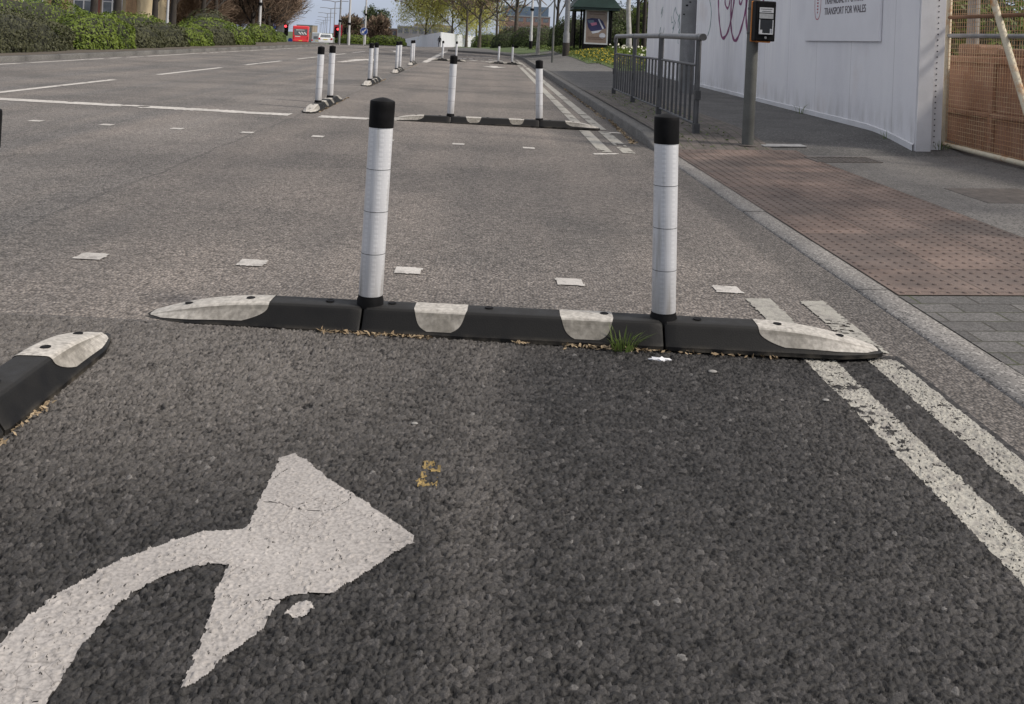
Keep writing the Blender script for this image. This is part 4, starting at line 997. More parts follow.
def grow(mb,tips,p,d,L,r,depth,kids,spread,up,rr,segs=3,minr=.006,taper=.62):
    pts=[p];rad=[r]; q=Vector(p); dd=Vector(d).normalized()
    for s in range(segs):
        dd=(dd+Vector((rr.gauss(0,.10),rr.gauss(0,.10),rr.gauss(0,.06)+up*.08))).normalized(); q=q+dd*(L/segs); pts.append(q.copy()); rad.append(max(minr*.6,r*(1-(1-taper)*(s+1)/segs)))
    mb.tube(pts,rad,7 if depth>1 else 4,caps=False)
    if depth<=0 or r<minr: tips.append((q.copy(),dd.copy())); return
    if depth<=2: tips.append((pts[-2].copy(),dd.copy()))
    for k in range(kids):
        u=rr.uniform(.35,1.0); i=min(segs-1,int(u*segs)); b=pts[i].lerp(pts[i+1],u*segs-i); a=2*math.pi*(k+rr.random()*.7)/kids
        side=Vector((math.cos(a),math.sin(a),0)); side=(side-dd*side.dot(dd)).normalized() if abs(side.dot(dd))<.98 else Vector((1,0,0))
        nd=(dd*math.cos(spread)+side*math.sin(spread)+Vector((0,0,up*.3))).normalized()
        grow(mb,tips,b,nd,L*rr.uniform(.5,.75),r*.55,depth-1,kids,spread,up,rr,segs,minr,taper)
    grow(mb,tips,q,dd,L*.62,r*taper,depth-1,kids,spread,up,rr,segs,minr,taper)
def tree(name,label,x,y,h,r,trunkm,leafm,seed,clear=.35,depth=3,kids=4,spread=.85,up=.35,nleaf=3000,lsize=.07,lrad=.45,droop=0,group=None,lean=(0,0),twigs=0,dz=0,limbL=.36,cat='tree',leafs=True,aspect=.6):
    rr=random.Random(seed); z=zt(x,y)+dz; t=empty(name,(x,y,z)); tag(t,label,cat,group)
    mb=MB(); tips=[]; pts=[];rad=[]; n=7
    for k in range(n+1):
        u=k/n; pts.append(Vector((lean[0]*u*h+rr.gauss(0,.012)*h*u*.5,lean[1]*u*h+rr.gauss(0,.012)*h*u*.5,-.25+u*h*.86))); rad.append(r*(1.25 if k==0 else 1)*(1-.72*u))
    mb.tube(pts,rad,10,caps=False)
    nb=kids*3
    for k in range(nb):
        u=clear+(1-clear)*(k+.4)/nb; i=min(n-1,int(u*n)); b=pts[i].lerp(pts[i+1],u*n-i); a=k*2.4+rr.random()
        d=Vector((math.cos(a)*math.sin(spread),math.sin(a)*math.sin(spread),math.cos(spread)+up*.4)).normalized()
        grow(mb,tips,b,d,h*limbL*(1-.45*u)*rr.uniform(.7,1.1),r*.42*(1-.5*u),depth-1,kids,spread*.8,up,rr,minr=.008)
    tips.append((pts[-1],Vector((0,0,1))))
    mb.build('trunk',trunkm,t,True,ang=80)
    T=np.array([p for p,_ in tips]); D=np.array([d for _,d in tips])
    if leafs and nleaf:
        k=rng.integers(0,len(T),nleaf); off=rng.normal(0,1,(nleaf,3)); off/=np.linalg.norm(off,axis=1,keepdims=True); off*=lrad*rng.random((nleaf,1))**.5
        C=T[k]+off+D[k]*lrad*.4
        if droop: C[:,2]-=droop*rng.random(nleaf)**1.2*np.minimum(1,np.hypot(C[:,0],C[:,1])/(.15*h)+.3)
        V,F=leaf_cards(C,off+np.array([0,0,.25]),lsize,aspect,.6); np_mesh('crown',V,F,leafm,t)
    if twigs:
        k=rng.integers(0,len(T),twigs); o=rng.normal(0,.22,(twigs,3)); A=T[k]+o*lrad; d=D[k]+rng.normal(0,.55,(twigs,3))+np.array([0,0,.25]); d/=np.linalg.norm(d,axis=1,keepdims=True)
        L=rng.uniform(.35,1.0,(twigs,1))*lrad*1.5; B=A+d*L; s=np.cross(d,rng.normal(0,1,(twigs,3))); s/=np.linalg.norm(s,axis=1,keepdims=True); w=lsize
        V=np.stack([A-s*w,A+s*w,B+s*w*.4,B-s*w*.4],1).reshape(-1,3); np_mesh('twigs',V,np.arange(4*twigs).reshape(-1,4),M['twig'],t)
    return t
# bare street trees behind the hedge and along the bend
lt=[(-15.2,33.5,.20),(-15.6,37.6,.17),(-16.2,41.5,.21),(-15.8,45.0,.17),(-16.3,49.0,.19),(-16.0,53.0,.18),(-16.6,57.5,.18),(-15.6,62.5,.17),(-16.2,68,.17),(-17.2,74,.17),(-18.6,81,.17),(-20.4,89,.17),(-22.6,98,.17),(-25.3,109,.18),(-28.5,121,.18),(-32.2,136,.18),(-37.0,154,.18)]
ol=['first','second','third','fourth','fifth','sixth','seventh','eighth','ninth','tenth','eleventh','twelfth','thirteenth','fourteenth','fifteenth','sixteenth','farthest']
for k,(x,y,r) in enumerate(lt):
    far=y>60
    tree('bare_tree',f'bare brown street tree behind the left hedge, {ol[k]} of the row from the left',x,y,7.2 if not far else 5.6,r,M['bark_dark'],None,20+k,clear=.30 if not far else .18,depth=3,kids=4,spread=.75,up=.5,leafs=False,twigs=2600 if not far else 7000,lsize=.009 if not far else .016,lrad=.8,group='bare trees along the main road',limbL=.34)
for k,(x,y,h) in enumerate(((-20.3,56,2.4),(-18.2,57,2.8),(-18.6,60,3.0),(-19.5,67,3.2),(-20.5,76,3.4),(-22.5,86,3.6))):
    tree('bare_thicket',f'bare brown twiggy thicket between the trunks behind the left hedge, {ol[k]} from the left',x,y,h,.07,M['bark_dark'],None,220+k,clear=.08,depth=3,kids=4,spread=.9,up=.5,leafs=False,twigs=6500,lsize=.013,lrad=.8,group='bare thickets behind the left hedge',limbL=.55,cat='shrub')
# ------------------------------------------------------------------ houses behind the left trees
M['yellow_brick']=block_mat('yellow_brick',(.44,.33,.185),.23,.075,0,0)
M['tan_brick']=block_mat('tan_brick',(.30,.20,.115),.23,.075,0,0)
M['brown_brick']=block_mat('brown_brick',(.17,.11,.08),.23,.075,0,0)
M['roof_tile']=plain('brown_roof_tiles',(.10,.07,.055),.9,.3,3,bump=.4,bscale=20)
M['window_white']=plain('white_window_frame',(.62,.62,.62),.45,.08,6)
M['pane']=plain('dark_window_glass',(.12,.135,.15),.12,.5,2,spec=.6)
M['cream_render']=plain('cream_render',(.50,.42,.28),.85,.12,2)
M['red_trim']=plain('red_brown_trim',(.17,.065,.045),.7,.2,5)
def window(parent,x,y,z,w,h,cols=2,rows=2):
    m=MB(); b=.055
    m.b2((x-w/2,y-.04,z),(x+w/2,y+.02,z+b)); m.b2((x-w/2,y-.04,z+h-b),(x+w/2,y+.02,z+h))
    for k in range(cols+1): xx=x-w/2+b/2+(w-b)*k/cols; m.b2((xx-b/2,y-.045,z+b),(xx+b/2,y+.018,z+h-b))
    for k in range(1,rows): zz=z+h*k/rows; m.b2((x-w/2+b,y-.036,zz-.018),(x+w/2-b,y+.01,zz+.018))
    m.b2((x-w/2-.05,y-.10,z-.06),(x+w/2+.05,y+.02,z)); f=m.build('window',M['window_white'],parent)
    m=MB(); m.b2((x-w/2+.02,y-.012,z+.02),(x+w/2-.02,y-.002,z+h-.02)); m.build('pane',M['pane'],f)
def house(x,y,rz,w,d,h,wallm,label,wins,pil=(),roof=2.2,second=None):
    t=empty('house',(x,y,zt(x,y)),rz); tag(t,label,'house')
    m=MB(); m.b2((-w/2,0,-.5),(w/2,d,h)); m.build('wall',wallm,t)
    m=MB(); m.add([(-w/2-.3,-.35,h-.05),(w/2+.3,-.35,h-.05),(w/2+.3,d+.3,h-.05),(-w/2-.3,d+.3,h-.05),(-w/2-.3,d/2,h+roof),(w/2+.3,d/2,h+roof)],[(0,1,5,4),(2,3,4,5),(1,2,5),(3,0,4),(0,3,2,1)]); r=m.build('roof',M['roof_tile'],t)
    m=MB(); m.b2((w*.2,d/2-.3,h+roof-.8),(w*.2+.7,d/2+.3,h+roof+.7)); m.build('chimney',M['brown_brick'],r)
    for q in pil: 
        m=MB(); m.b2((q[0]-q[1]/2,-.14,-.5),(q[0]+q[1]/2,-.003,h-.1)); m.build('brick_pier',q[2],t)
    for q in wins: window(t,q[0],-.002,q[1],q[2],q[3],q[4] if len(q)>4 else 2)
    return t
W2=[]; 
for zz in(1.15,3.9):
    for xx in (-6.0,-3.6,-1.2,1.0,3.3,5.75,7.15): W2.append((xx,zz,1.0,1.4,2))
house(-26.6,48.5,R(6),17,8,6,M['cream_render'],'pale yellow house with white windows behind the left hedge',W2,[(-4.8,.55,M['tan_brick']),(-.1,.7,M['tan_brick']),(2.2,.4,M['red_trim']),(4.5,.9,M['tan_brick']),(6.45,.22,M['red_trim']),(8.1,.5,M['tan_brick']),(-7.4,.5,M['red_trim'])])
W3=[(xx,zz,1.1,1.25,2) for zz in(.9,3.5) for xx in(-7.5,-5.2,-2.6,0,2.6,5.2,7.5)]
house(-32,66,R(10),19,8,5.6,M['tan_brick'],'tan brick terrace half hidden by bare trees, right of the pale yellow house',W3,[(-6.3,.5,M['brown_brick']),(1.3,.5,M['brown_brick']),(6.5,.5,M['cream_render'])])
W4=[(xx,zz,1.1,1.25,2) for zz in(.9,3.5) for xx in(-8,-5,-2,1,4,7)]
house(-43,98,R(14),20,8,5.4,M['brown_brick'],'dark brown brick terrace behind the bare trees along the bend',W4)
# ------------------------------------------------------------------ lamp columns, signs and signals
M['lamp_pale']=plain('pale_grey_column',(.36,.365,.375),.5,.15,3)
M['blue_sign']=plain('blue_sign',(.02,.06,.27),.4,.1,5)
M['sign_back']=plain('grey_sign_back',(.22,.23,.24),.5,.2,5)
M['signal_red']=None
def glow(name,c,s):
    t=NT(name); return t.done(c,.4,**{'Emission Color':c,'Emission Strength':s})
M['signal_red']=glow('lit_red_lamp',(1,.05,.06),2.2)
M['tail_red']=plain('red_lens',(.45,.015,.02),.25,.1,9)
def pole(name,x,y,h,r,m,label,cat='lamp post',arms=(),heads=True,band=None,taper=.6,dz=0,az=0,group=None,basecol=None):
    t=empty(name,(x,y,zt(x,y)+dz),az); tag(t,label,cat,group)
    mb=MB(); mb.tube([(0,0,-.3),(0,0,1.0),(0,0,1.05),(0,0,h)],[r,r,r*.8,r*taper*.8],12); mb.build('pole',m,t,True)
    if band: mb=MB(); mb.lathe([(r*.95,-.09),(r*1.25,-.07),(r*1.25,.07),(r*.95,.09)],(0,0,band),12); mb.build('band',M['black_plastic'],t,True)
    if basecol: mb=MB(); mb.lathe([(r*1.08,-.2),(r*1.08,.55),(r*1.0,.58)],n=12); mb.build('dark_base',basecol,t,True)
    for ax in arms:
        mb=MB(); mb.tube([(0,0,h-.05),(ax*.5,0,h+.10),(ax,0,h+.14)],[r*.55,r*.45,r*.4],8); a=mb.build('arm',m,t,True)
        mb=MB(); mb.box((ax*1.12,0,h+.13),(abs(ax)*.36,.22,.10)); mb.build('lamp_head',M['galv'],a,bevel=.02)
    return t
pole('lamp_post',-14.05,58,8.5,.11,M['lamp_pale'],'pale lamp post with a black band rising behind the end of the left hedge',arms=(1.6,),band=2.35)
pole('lamp_post',-11.5,34.0,6.0,.055,M['lamp_pale'],'thin grey pole standing in the middle of the left hedge',arms=(),cat='pole')
pole('lamp_post',-18.35,40.5,7,.13,M['lamp_pale'],'grey lamp column against the pale yellow house, behind the left hedge',arms=(1.2,))
pole('lamp_post',-12.69,80,8.5,.10,M['galv'],'tall dark thin lamp post left of the hedge island, beside the right signal',arms=(-1.4,1.4),band=2.0)
pole('lamp_post',-11.60,78.0,8.5,.12,M['lamp_pale'],'pale lamp post at the left end of the hedge island',arms=(1.5,),band=1.75)
pole('lamp_post',-11.35,86,8.5,.11,M['lamp_pale'],'pale lamp post with a dark collar rising behind the blue arrow sign',arms=(1.5,),band=2.8)
mz=[(-27.15,165,6.07),(-34.24,203,5.70),(-41.47,241,5.28),(-48.53,279,4.76),(-55.76,317,4.25),(-63.18,355,3.86),(-70.4,393,3.45)]
mo=['nearest','second','third','fourth','fifth','sixth','farthest']
for k,(x,y,zt_) in enumerate(mz):
    pole('lamp_post',x,y,zt_-zt(x,y)-.1,.13,M['galv'],f'{mo[k]} twin-arm lamp post of the row receding over the bus lane',arms=(-1.75,1.75),az=R(10),group='twin-arm lamp posts down the main road')
def signal(x,y,z,label,lit=True,w=.42,yb=.9,rz=0,post=True):
    t=empty('traffic_signal',(x,y,zt(x,y)),rz); tag(t,label,'traffic light','traffic signals at the junction'); zc=z-zt(x,y)
    m=MB(); m.tube([(0,.05,-.3),(0,.05,zc+.5)],.057,10); m.build('pole',M['post_green'],t,True)
    m=MB(); m.box((0,0,zc),(w,.2,1.05)); hd=m.build('signal_head',M['black_plastic'],t,bevel=.02)
    for k,(dz,mm) in enumerate(((.32,M['signal_red'] if lit else M['tail_red']),(0,M['dark_steel']),(-.32,M['dark_steel']))):
        m=MB(); m.tube([(0,-.11,zc+dz),(0,-.10,zc+dz)],.11,14); m.build('lamp',mm,hd,True)
        m=MB(); n=10; vs=[]
        for q in range(n+1):
            a=math.pi*q/n; vs+=[(.125*math.cos(a),-.10,zc+dz+.125*math.sin(a)),(.125*math.cos(a),-.28,zc+dz+.125*math.sin(a)+.01)]
        m.add(vs,[(2*q,2*q+1,2*q+3,2*q+2) for q in range(n)]); m.build('hood',M['black_plastic'],hd)
    return t
M['red_board']=plain('red_board',(.40,.03,.05),.5,.1,9)
s=signal(-18.25,85,.85,'traffic signal showing red left of the red bus',True); 
s=signal(-14.1,88,.80,'traffic signal with a red lamp right of the white car',True,.5)
m=MB(); m.box((0,.06,.80-zt(-14.1,88)+.15),(.75,.03,1.15)); m.build('backing_board',M['red_board'],s)
signal(-13.6,90,.75,'dark traffic signal seen from behind at the left end of the hedge island',False,.5,rz=R(180))
def plate(name,x,y,z,w,h,m,label,shape='rect',cat='sign',extra=None,poleh=None):
    t=empty(name,(x,y,zt(x,y))); tag(t,label,cat); zc=z-zt(x,y)
    p=MB(); 
    for q in ((-w*.28,w*.28) if w>1 else (0,)): p.tube([(q,.05,-.3),(q,.05,zc+h*.4)],.035,8)
    p.build('post',M['lamp_pale'],t,True)
    p=MB()
    if shape=='rect': p.box((0,0,zc),(w,.03,h)); f=p.build('face',m,t,bevel=.01)
    else: p.tube([(0,-.015,zc),(0,.015,zc)],w/2,28); f=p.build('face',m,t,True)
    if extra: extra(f,zc)
    return t
def lines(f,zc):
    m=MB()
    for k,(ww,dz) in enumerate(((.5,.16),(.62,0),(.4,-.15))): m.box((-.05,-.018,zc+dz),(ww,.004,.05))
    m.build('illegible_line',M['window_white'],f)
plate('road_sign',-19.55,85,1.05,.82,.60,M['blue_sign'],'blue direction sign with white lines above the hedge end',extra=lines)
plate('road_sign',-18.05,82,.95,.62,.68,M['sign_back'],'grey back of a square sign beside the blue direction sign')
plate('road_sign',-17.6,84,-.05,.40,.40,M['blue_sign'],'small round blue sign below the left traffic signal','round')
def arrow(f,zc):
    m=MB(); m.add([(-.20,-.02,zc-.20),(.06,-.02,zc-.16),(-.02,-.02,zc-.08),(.20,-.02,zc+.14),(.13,-.02,zc+.21),(-.09,-.02,zc-.01),(-.17,-.02,zc+.07)],[(0,1,2,3,4,5,6)]); m.build('white_arrow',M['window_white'],f)
    m=MB(); n=28; vs=[]
    for k in range(n): a=2*math.pi*k/n; vs+=[(.335*math.cos(a),-.019,zc+.335*math.sin(a)),(.31*math.cos(a),-.019,zc+.31*math.sin(a))]
    m.add(vs,[(2*k,2*k+1,(2*k+3)%(2*n),(2*k+2)%(2*n)) for k in range(n)]); m.build('white_rim',M['window_white'],f)
plate('keep_left_sign',-11.18,84,1.03,.70,.70,M['blue_sign'],'round blue sign with a white arrow pointing down left on the hedge island','round',extra=arrow)
# hedge island
mb=MB(); mb.prism([(-14.4,85.5),(-7.6,85.5),(-7.2,88),(-8,92),(-13.8,92.5),(-14.9,88)],-.9,-.16); o=mb.build('traffic_island',M['kerb_dark']); tag(o,kind='structure')
bush(-12.6,88,1.7,1.6,.86,M['hedge_green'],'left half of the low green hedge on the traffic island',2600,.08,name='island_hedge',group='hedge on the traffic island')
bush(-9.5,88,1.75,1.6,.90,M['hedge_green'],'right half of the low green hedge on the traffic island',2600,.08,name='island_hedge',group='hedge on the traffic island')
# ------------------------------------------------------------------ vehicles
M['bus_red']=plain('bus_red_paint',(.62,.045,.055),.3,.06,2,spec=.5,fine=.05)
M['car_white']=plain('white_car_paint',(.62,.64,.66),.25,.05,2,spec=.5,fine=.03)
M['van_grey']=plain('grey_van_paint',(.30,.34,.37),.3,.08,2,spec=.5)
M['tyre']=plain('tyre_rubber',(.015,.015,.015),.85,.2,9)
M['plate_yellow']=plain('yellow_number_plate',(.55,.45,.07),.4,.05,9)
def wheel(parent,x,y,r,w=.24):
    m=MB(); m.tube([(x-w/2,y,r),(x+w/2,y,r)],r,18); t=m.build('wheel',M['tyre'],parent,True)
    s=1 if x>0 else -1; m=MB(); m.tube([(x+s*w/2,y,r),(x+s*(w/2+.01),y,r)],r*.6,14); m.build('rim',M['galv'],t,True)
def bus():
    x,y=-30.45,153; t=empty('bus',(x,y,-1.52),R(10.3)); tag(t,'red single-deck bus seen from behind, driving away on the main road','bus')
    m=MB(); m.box((0,5.5,1.68),(2.5,11,2.62)); b=m.build('body',M['bus_red'],t,bevel=.16)
    m=MB(); m.box((0,5.5,.36),(2.42,10.8,.24)); m.build('skirt',M['dark_steel'],t)
    m=MB(); m.add([(-.98,-.012,1.45),(.98,-.012,1.45),(1.05,-.012,2.5),(-1.05,-.012,2.5)],[(0,1,2,3)]); w=m.build('rear_window',M['pane'],t)
    m=MB()
    for k in range(3): m.add([(-.4+.42*k,-.02,2.0),(-.2+.42*k,-.02,2.05),(.25+.42*k-.1,-.02,1.62),(.05+.42*k-.1,-.02,1.6)],[(0,1,2,3)])
    m.box((-.1,-.02,2.32),(1.3,.006,.09)); m.build('white_graphic',M['window_white'],w)
    m=MB(); m.box((-.45,-.015,1.28),(.8,.01,.12)); m.build('pale_line',M['window_white'],t)
    m=MB(); m.box((0,-.05,.62),(2.3,.12,.26)); m.build('bumper',M['bus_red'],t,bevel=.04)
    m=MB(); m.box((0,-.115,.62),(.52,.01,.11)); m.build('number_plate',M['plate_yellow'],t)
    for s in(-1,1):
        m=MB(); m.box((s*1.1,-.012,1.05),(.14,.02,.5)); m.build('tail_light',M['tail_red'],t)
        m=MB(); m.box((s*1.257,5.5,2.05),(.012,9.6,.85)); m.build('side_window',M['pane'],t)
        for yy in(2.6,8.4): wheel(t,s*1.1,yy,.48,.3)
bus()
def car(x,y,z,rz,m_,label,L=4.3,W=1.78,H=1.5,name='car',van=False):
    t=empty(name,(x,y,z),rz); tag(t,label,'van' if van else 'car')
    prof=[(0,.32),(0,.86),(.10,1.0),(.42,H-.06),(.75,H),(2.3,H-.02),(3.05,.98),(4.1,.84),(L,.7),(L,.3)] if not van else [(0,.35),(0,H-.1),(.15,H),(3.6,H),(4.4,1.25),(5.2,1.05),(L,.8),(L,.35)]
    m=MB(); n=len(prof); vs=[(-W/2,a,b) for a,b in prof]+[(W/2,a,b) for a,b in prof]
    vs=[(vx*(1-.14*max(0,(vz-.95)/(H-.95+1e-6))),vy,vz) for vx,vy,vz in vs]
    m.add(vs,[tuple(range(n)),tuple(range(2*n-1,n-1,-1))]+[(k,(k+1)%n,n+(k+1)%n,n+k) for k in range(n)]); m.build('body',m_,t,bevel=.05)
    m=MB(); 
    if not van: m.add([(-.66,.115,1.04),(.66,.115,1.04),(.58,.40,H-.10),(-.58,.40,H-.10)],[(0,1,2,3)]); m.xform(Matrix.Translation((0,-.02,0)))
    else: m.box((0,-.008,1.35),(1.2,.01,.5))
    m.build('rear_window',M['pane'],t)
    m=MB(); m.box((0,-.03,.50),(W*.96,.10,.26)); m.build('bumper',m_,t,bevel=.03)
    m=MB(); m.box((0,-.008,.76),(.52,.012,.11)); m.build('number_plate',M['plate_yellow'],t)
    for s in(-1,1):
        m=MB(); m.box((s*(W/2-.14),-.0,.86),(.22,.05,.24)); m.build('tail_light',M['tail_red'],t,bevel=.01)
        m=MB(); m.add([(s*(W/2-.012),.55,1.0),(s*(W/2-.012),2.75,1.0),(s*(W/2-.098),2.2,H-.09),(s*(W/2-.098),.8,H-.09)],[(0,1,2,3)]); m.xform(Matrix.Translation((s*.006,0,0))); m.build('side_window',M['pane'],t)
        m=MB(); m.box((s*(W/2+.08),2.75,1.0),(.16,.10,.12)); m.build('wing_mirror',m_,t,bevel=.02)
        for yy in(.85,L-.85): wheel(t,s*(W/2-.10),yy,.31,.2)
car(-20.75,120,-.98,R(9),M['car_white'],'white hatchback seen from behind, right of the red bus')
car(-30.9,170,-1.80,R(10),M['van_grey'],'grey van seen from behind between the bus and the white car',5.4,2.0,2.25,'van',True)
# ------------------------------------------------------------------ the far end: hoarding, person, buildings
def far_hoarding():
    t=empty('far_hoarding',(-7.9,150,0)); tag(t,'long pale hoarding with a corner closing the view beyond the lane','hoarding')
    pts=[(-30.3,280),(-24,249),(-18,213),(-13,182),(-7.9,150),(-5.6,182),(-3.2,215),(-.3,255)]
    for (a,b,nm) in ((0,4,'panel'),(4,7,'panel')):
        m=MB(); V=[]
        for x,y in pts[a:b+1]:
            z=zt(x,y); V+= [(x+7.9,y-150,z-.6),(x+7.9,y-150,z+2.35)]
        m.add(V,[(2*k,2*k+1,2*k+3,2*k+2) for k in range(b-a)]); o=m.build(nm,M['far_white'],t)
        md=o.modifiers.new('thick','SOLIDIFY'); md.thickness=.08
M['far_white']=plain('pale_grey_hoarding',(.52,.54,.57),.6,.08,.6)
far_hoarding()
def person():
    x,y=-7.95,148.6; z=zt(x,y)-.02
    me=bpy.data.meshes.new('person'); 
    J=[(0,0,.95),(0,0,1.15),(0,0,1.38),(0,0,1.50),(0,-.02,1.64),(0,-.01,1.74),(-.10,0,.90),(-.12,-.10,.50),(-.12,.05,.08),(-.12,-.09,.03),(.10,0,.90),(.13,.12,.50),(.13,.26,.10),(.13,.14,.04),(-.19,0,1.40),(-.25,.05,1.12),(-.24,-.08,.88),(.19,0,1.40),(.25,-.05,1.12),(.22,.12,.90)]
    E=[(0,1),(1,2),(2,3),(3,4),(4,5),(0,6),(6,7),(7,8),(8,9),(0,10),(10,11),(11,12),(12,13),(2,14),(14,15),(15,16),(2,17),(17,18),(18,19)]
    Rr=[.16,.15,.17,.065,.10,.085,.095,.07,.05,.04,.095,.07,.05,.04,.075,.055,.04,.075,.055,.04]
    me.from_pydata(J,E,[]); o=link('person',me); o.location=(x,y,z); me.materials.append(M['dark_clothes'])
    sk=o.modifiers.new('skin','SKIN'); 
    lay=me.skin_vertices[0].data if me.skin_vertices else None
    if lay is None:
        bm=bmesh.new(); bm.from_mesh(me); bm.verts.layers.skin.verify(); bm.to_mesh(me); bm.free(); lay=me.skin_vertices[0].data
    for i,r in enumerate(Rr): lay[i].radius=(r,r); lay[i].use_root=(i==0)
    sb=o.modifiers.new('sub','SUBSURF'); sb.levels=1; sb.render_levels=2
    tag(o,'distant person in dark clothes walking past the corner of the pale hoarding','person')
M['dark_clothes']=plain('dark_clothes',(.014,.014,.017),.9,.3,9)
person()
def block(x,y,w,d,z0,z1,m,label,wins=(4,2),pent=None):
    t=empty('distant_building',(x,y,z0)); tag(t,label,'building'); h=z1-z0
    a=MB(); a.b2((-w/2,0,-4),(w/2,d,h)); a.build('wall',m,t)
    a=MB(); a.b2((-w/2-.1,-.1,h+.003),(w/2+.1,d+.1,h+.35)); a.build('parapet',M['sign_back'],t)
    c,r=wins
    for i in range(c):
        for j in range(r):
            a=MB(); xx=-w/2+w*(i+.5)/c; zz=h*(j+.45)/r; a.b2((xx-w/c*.32,-.03,zz),(xx+w/c*.32,.0-.003,zz+h/r*.42)); a.build('window',M['pane'],t)
    if pent: a=MB(); a.b2((-w/2*pent[0],d*.2,h+.36),(w/2*pent[1],d*.8,h+pent[2])); a.build('penthouse',pent[3],t)
M['grey_wall']=plain('far_grey_wall',(.20,.20,.205),.8,.2,.3); M['far_brick']=plain('far_red_brick',(.19,.12,.10),.85,.2,.4); M['far_blue']=plain('far_blue_glass',(.10,.14,.20),.3,.3,.3); M['far_tan']=plain('far_tan_wall',(.23,.19,.15),.85,.2,.3)
block(-35,310,9,12,-4.5,2.2,M['far_brick'],'low dark building left of centre above the distant hoarding',(4,2))
block(-26.5,300,6,10,-4,3.1,M['grey_wall'],'square grey distant building above the hoarding',(3,2))
block(-17,275,12,10,-3.5,2.9,M['grey_wall'],'long flat grey distant building left of the pale willow',(6,2),(.9,.9,1.0,M['far_tan']))
block(14.5,285,19,14,-.5,4.2,M['far_tan'],'wide tan distant building beyond the plane trees',(7,2))
block(10.5,300,16,14,-.5,8.0,M['far_brick'],'distant red brick building with a glass top between the plane trees',(6,3),(.95,.95,3.4,M['far_blue']))
block(-82,420,7,12,-8,2.5,M['far_tan'],'distant tan building down the main road behind the white car',(3,2))
pole('chimney_mast',-23.3,285,7.2,.22,M['galv'],'thin distant mast between the grey buildings',cat='mast',arms=())
# ------------------------------------------------------------------ trees at the far end
tree('conifer','dense dark green pointed tree behind the hedge island',-15.7,130,5.3,.18,M['bark_dark'],M['ever_leaf'],91,clear=.08,depth=2,kids=5,spread=1.0,up=.2,nleaf=5200,lsize=.13,lrad=.62,limbL=.34)
tree('shrub_tree','low brownish shrubby tree left of the dark pointed tree',-18.6,126,3.6,.14,M['bark_dark'],M['hedge_olive'],92,clear=.1,depth=2,kids=5,spread=1.0,nleaf=3500,lsize=.12,lrad=.6,limbL=.4,twigs=1500)
tree('shrub_tree','rusty brown bare shrub in front of the dark pointed tree',-14.4,122,3.4,.14,M['bark_dark'],M['hedge_olive'],93,clear=.1,depth=2,kids=5,spread=1.0,nleaf=900,lsize=.10,lrad=.6,limbL=.4,twigs=2600)
for k,(x,y,h,l) in enumerate(((-12.2,178,13,'pale yellow-green drooping tree over the distant hoarding, left one'),(-7.0,172,14,'pale yellow-green drooping tree over the distant hoarding, middle one'),(-2.8,185,13,'pale yellow-green drooping tree over the distant hoarding, right one'))):
    tree('willow',l,x,y,h,.22,M['bark'],M['willow_leaf'],60+k,clear=.22,depth=3,kids=4,spread=.85,up=.5,nleaf=15000,lsize=.14,lrad=1.1,droop=4.0,group='drooping trees beyond the hoarding',twigs=300)
pt=[(-3.05,120,9.5,.20),(-1.3,110,9.5,.23),(.62,100,9.5,.17),(2.25,85,9.5,.25)]
pl=['slim plane tree nearest the corner of the distant hoarding','plane tree with a stout trunk, second from the distant hoarding corner','slim plane tree right of the distant brick building','stout dark plane tree right of the bus-lane bollards at the far end']
for k,((x,y,h,r),l) in enumerate(zip(pt,pl)):
    tree('plane_tree',l,x,y,h,r,M['bark'],M['spring_leaf'],70+k,clear=.36,depth=3,kids=4,spread=.95,up=.25,nleaf=2600,lsize=.07,lrad=1.0,group='plane trees at the end of the lane',twigs=500,limbL=.40)
pole('lamp_post',2.97,70,8.5,.12,M['lamp_pale'],'pale lamp column with a dark base at the far bend of the footway',arms=(1.5,),band=2.9,basecol=M['black_plastic'],dz=.1)
tree('birch','pale-barked birch with a dark foot growing in the footway',2.5,50,8.5,.105,M['bark_pale'],M['spring_leaf'],81,clear=.30,depth=3,kids=4,spread=.7,up=.5,nleaf=1800,lsize=.05,lrad=.7,twigs=600,lean=(.012,0))
pole('sign_pole',2.37,36,4.2,.042,M['post_green'],'slim dark pole standing alone in the footway',cat='pole',taper=.95)
pole('lamp_post',3.35,42,8.5,.145,M['galv'],'thick grey lamp column with a dark foot left of the bus shelter',arms=(1.4,),basecol=M['bark_dark'])
rt=[(4.75,55,.13,'dark slim tree trunk close behind the bus shelter'),(5.85,40,.12,'pale leaning tree trunk right of the bus shelter'),(6.95,45,.10,'slim dark tree left of the hoarding end, middle one'),(7.75,48,.12,'dark forked tree left of the hoarding end'),(7.0,62,.15,'tree behind the bus shelter in the dark shrubs'),(9.3,54,.14,'tree beyond the far end of the white hoarding'),(5.0,72,.15,'thin tree left of the bus shelter in front of the dark shrubs')]
for k,(x,y,r,l) in enumerate(rt):
    tree('slim_tree',l,x,y,8.5,r,M['bark_pale'] if 'pale' in l else M['bark_dark'],M['spring_leaf'],100+k,clear=.30,depth=3,kids=4,spread=.65,up=.5,nleaf=1700,lsize=.055,lrad=.8,twigs=700,lean=(-.03 if 'leaning' in l else 0,0))
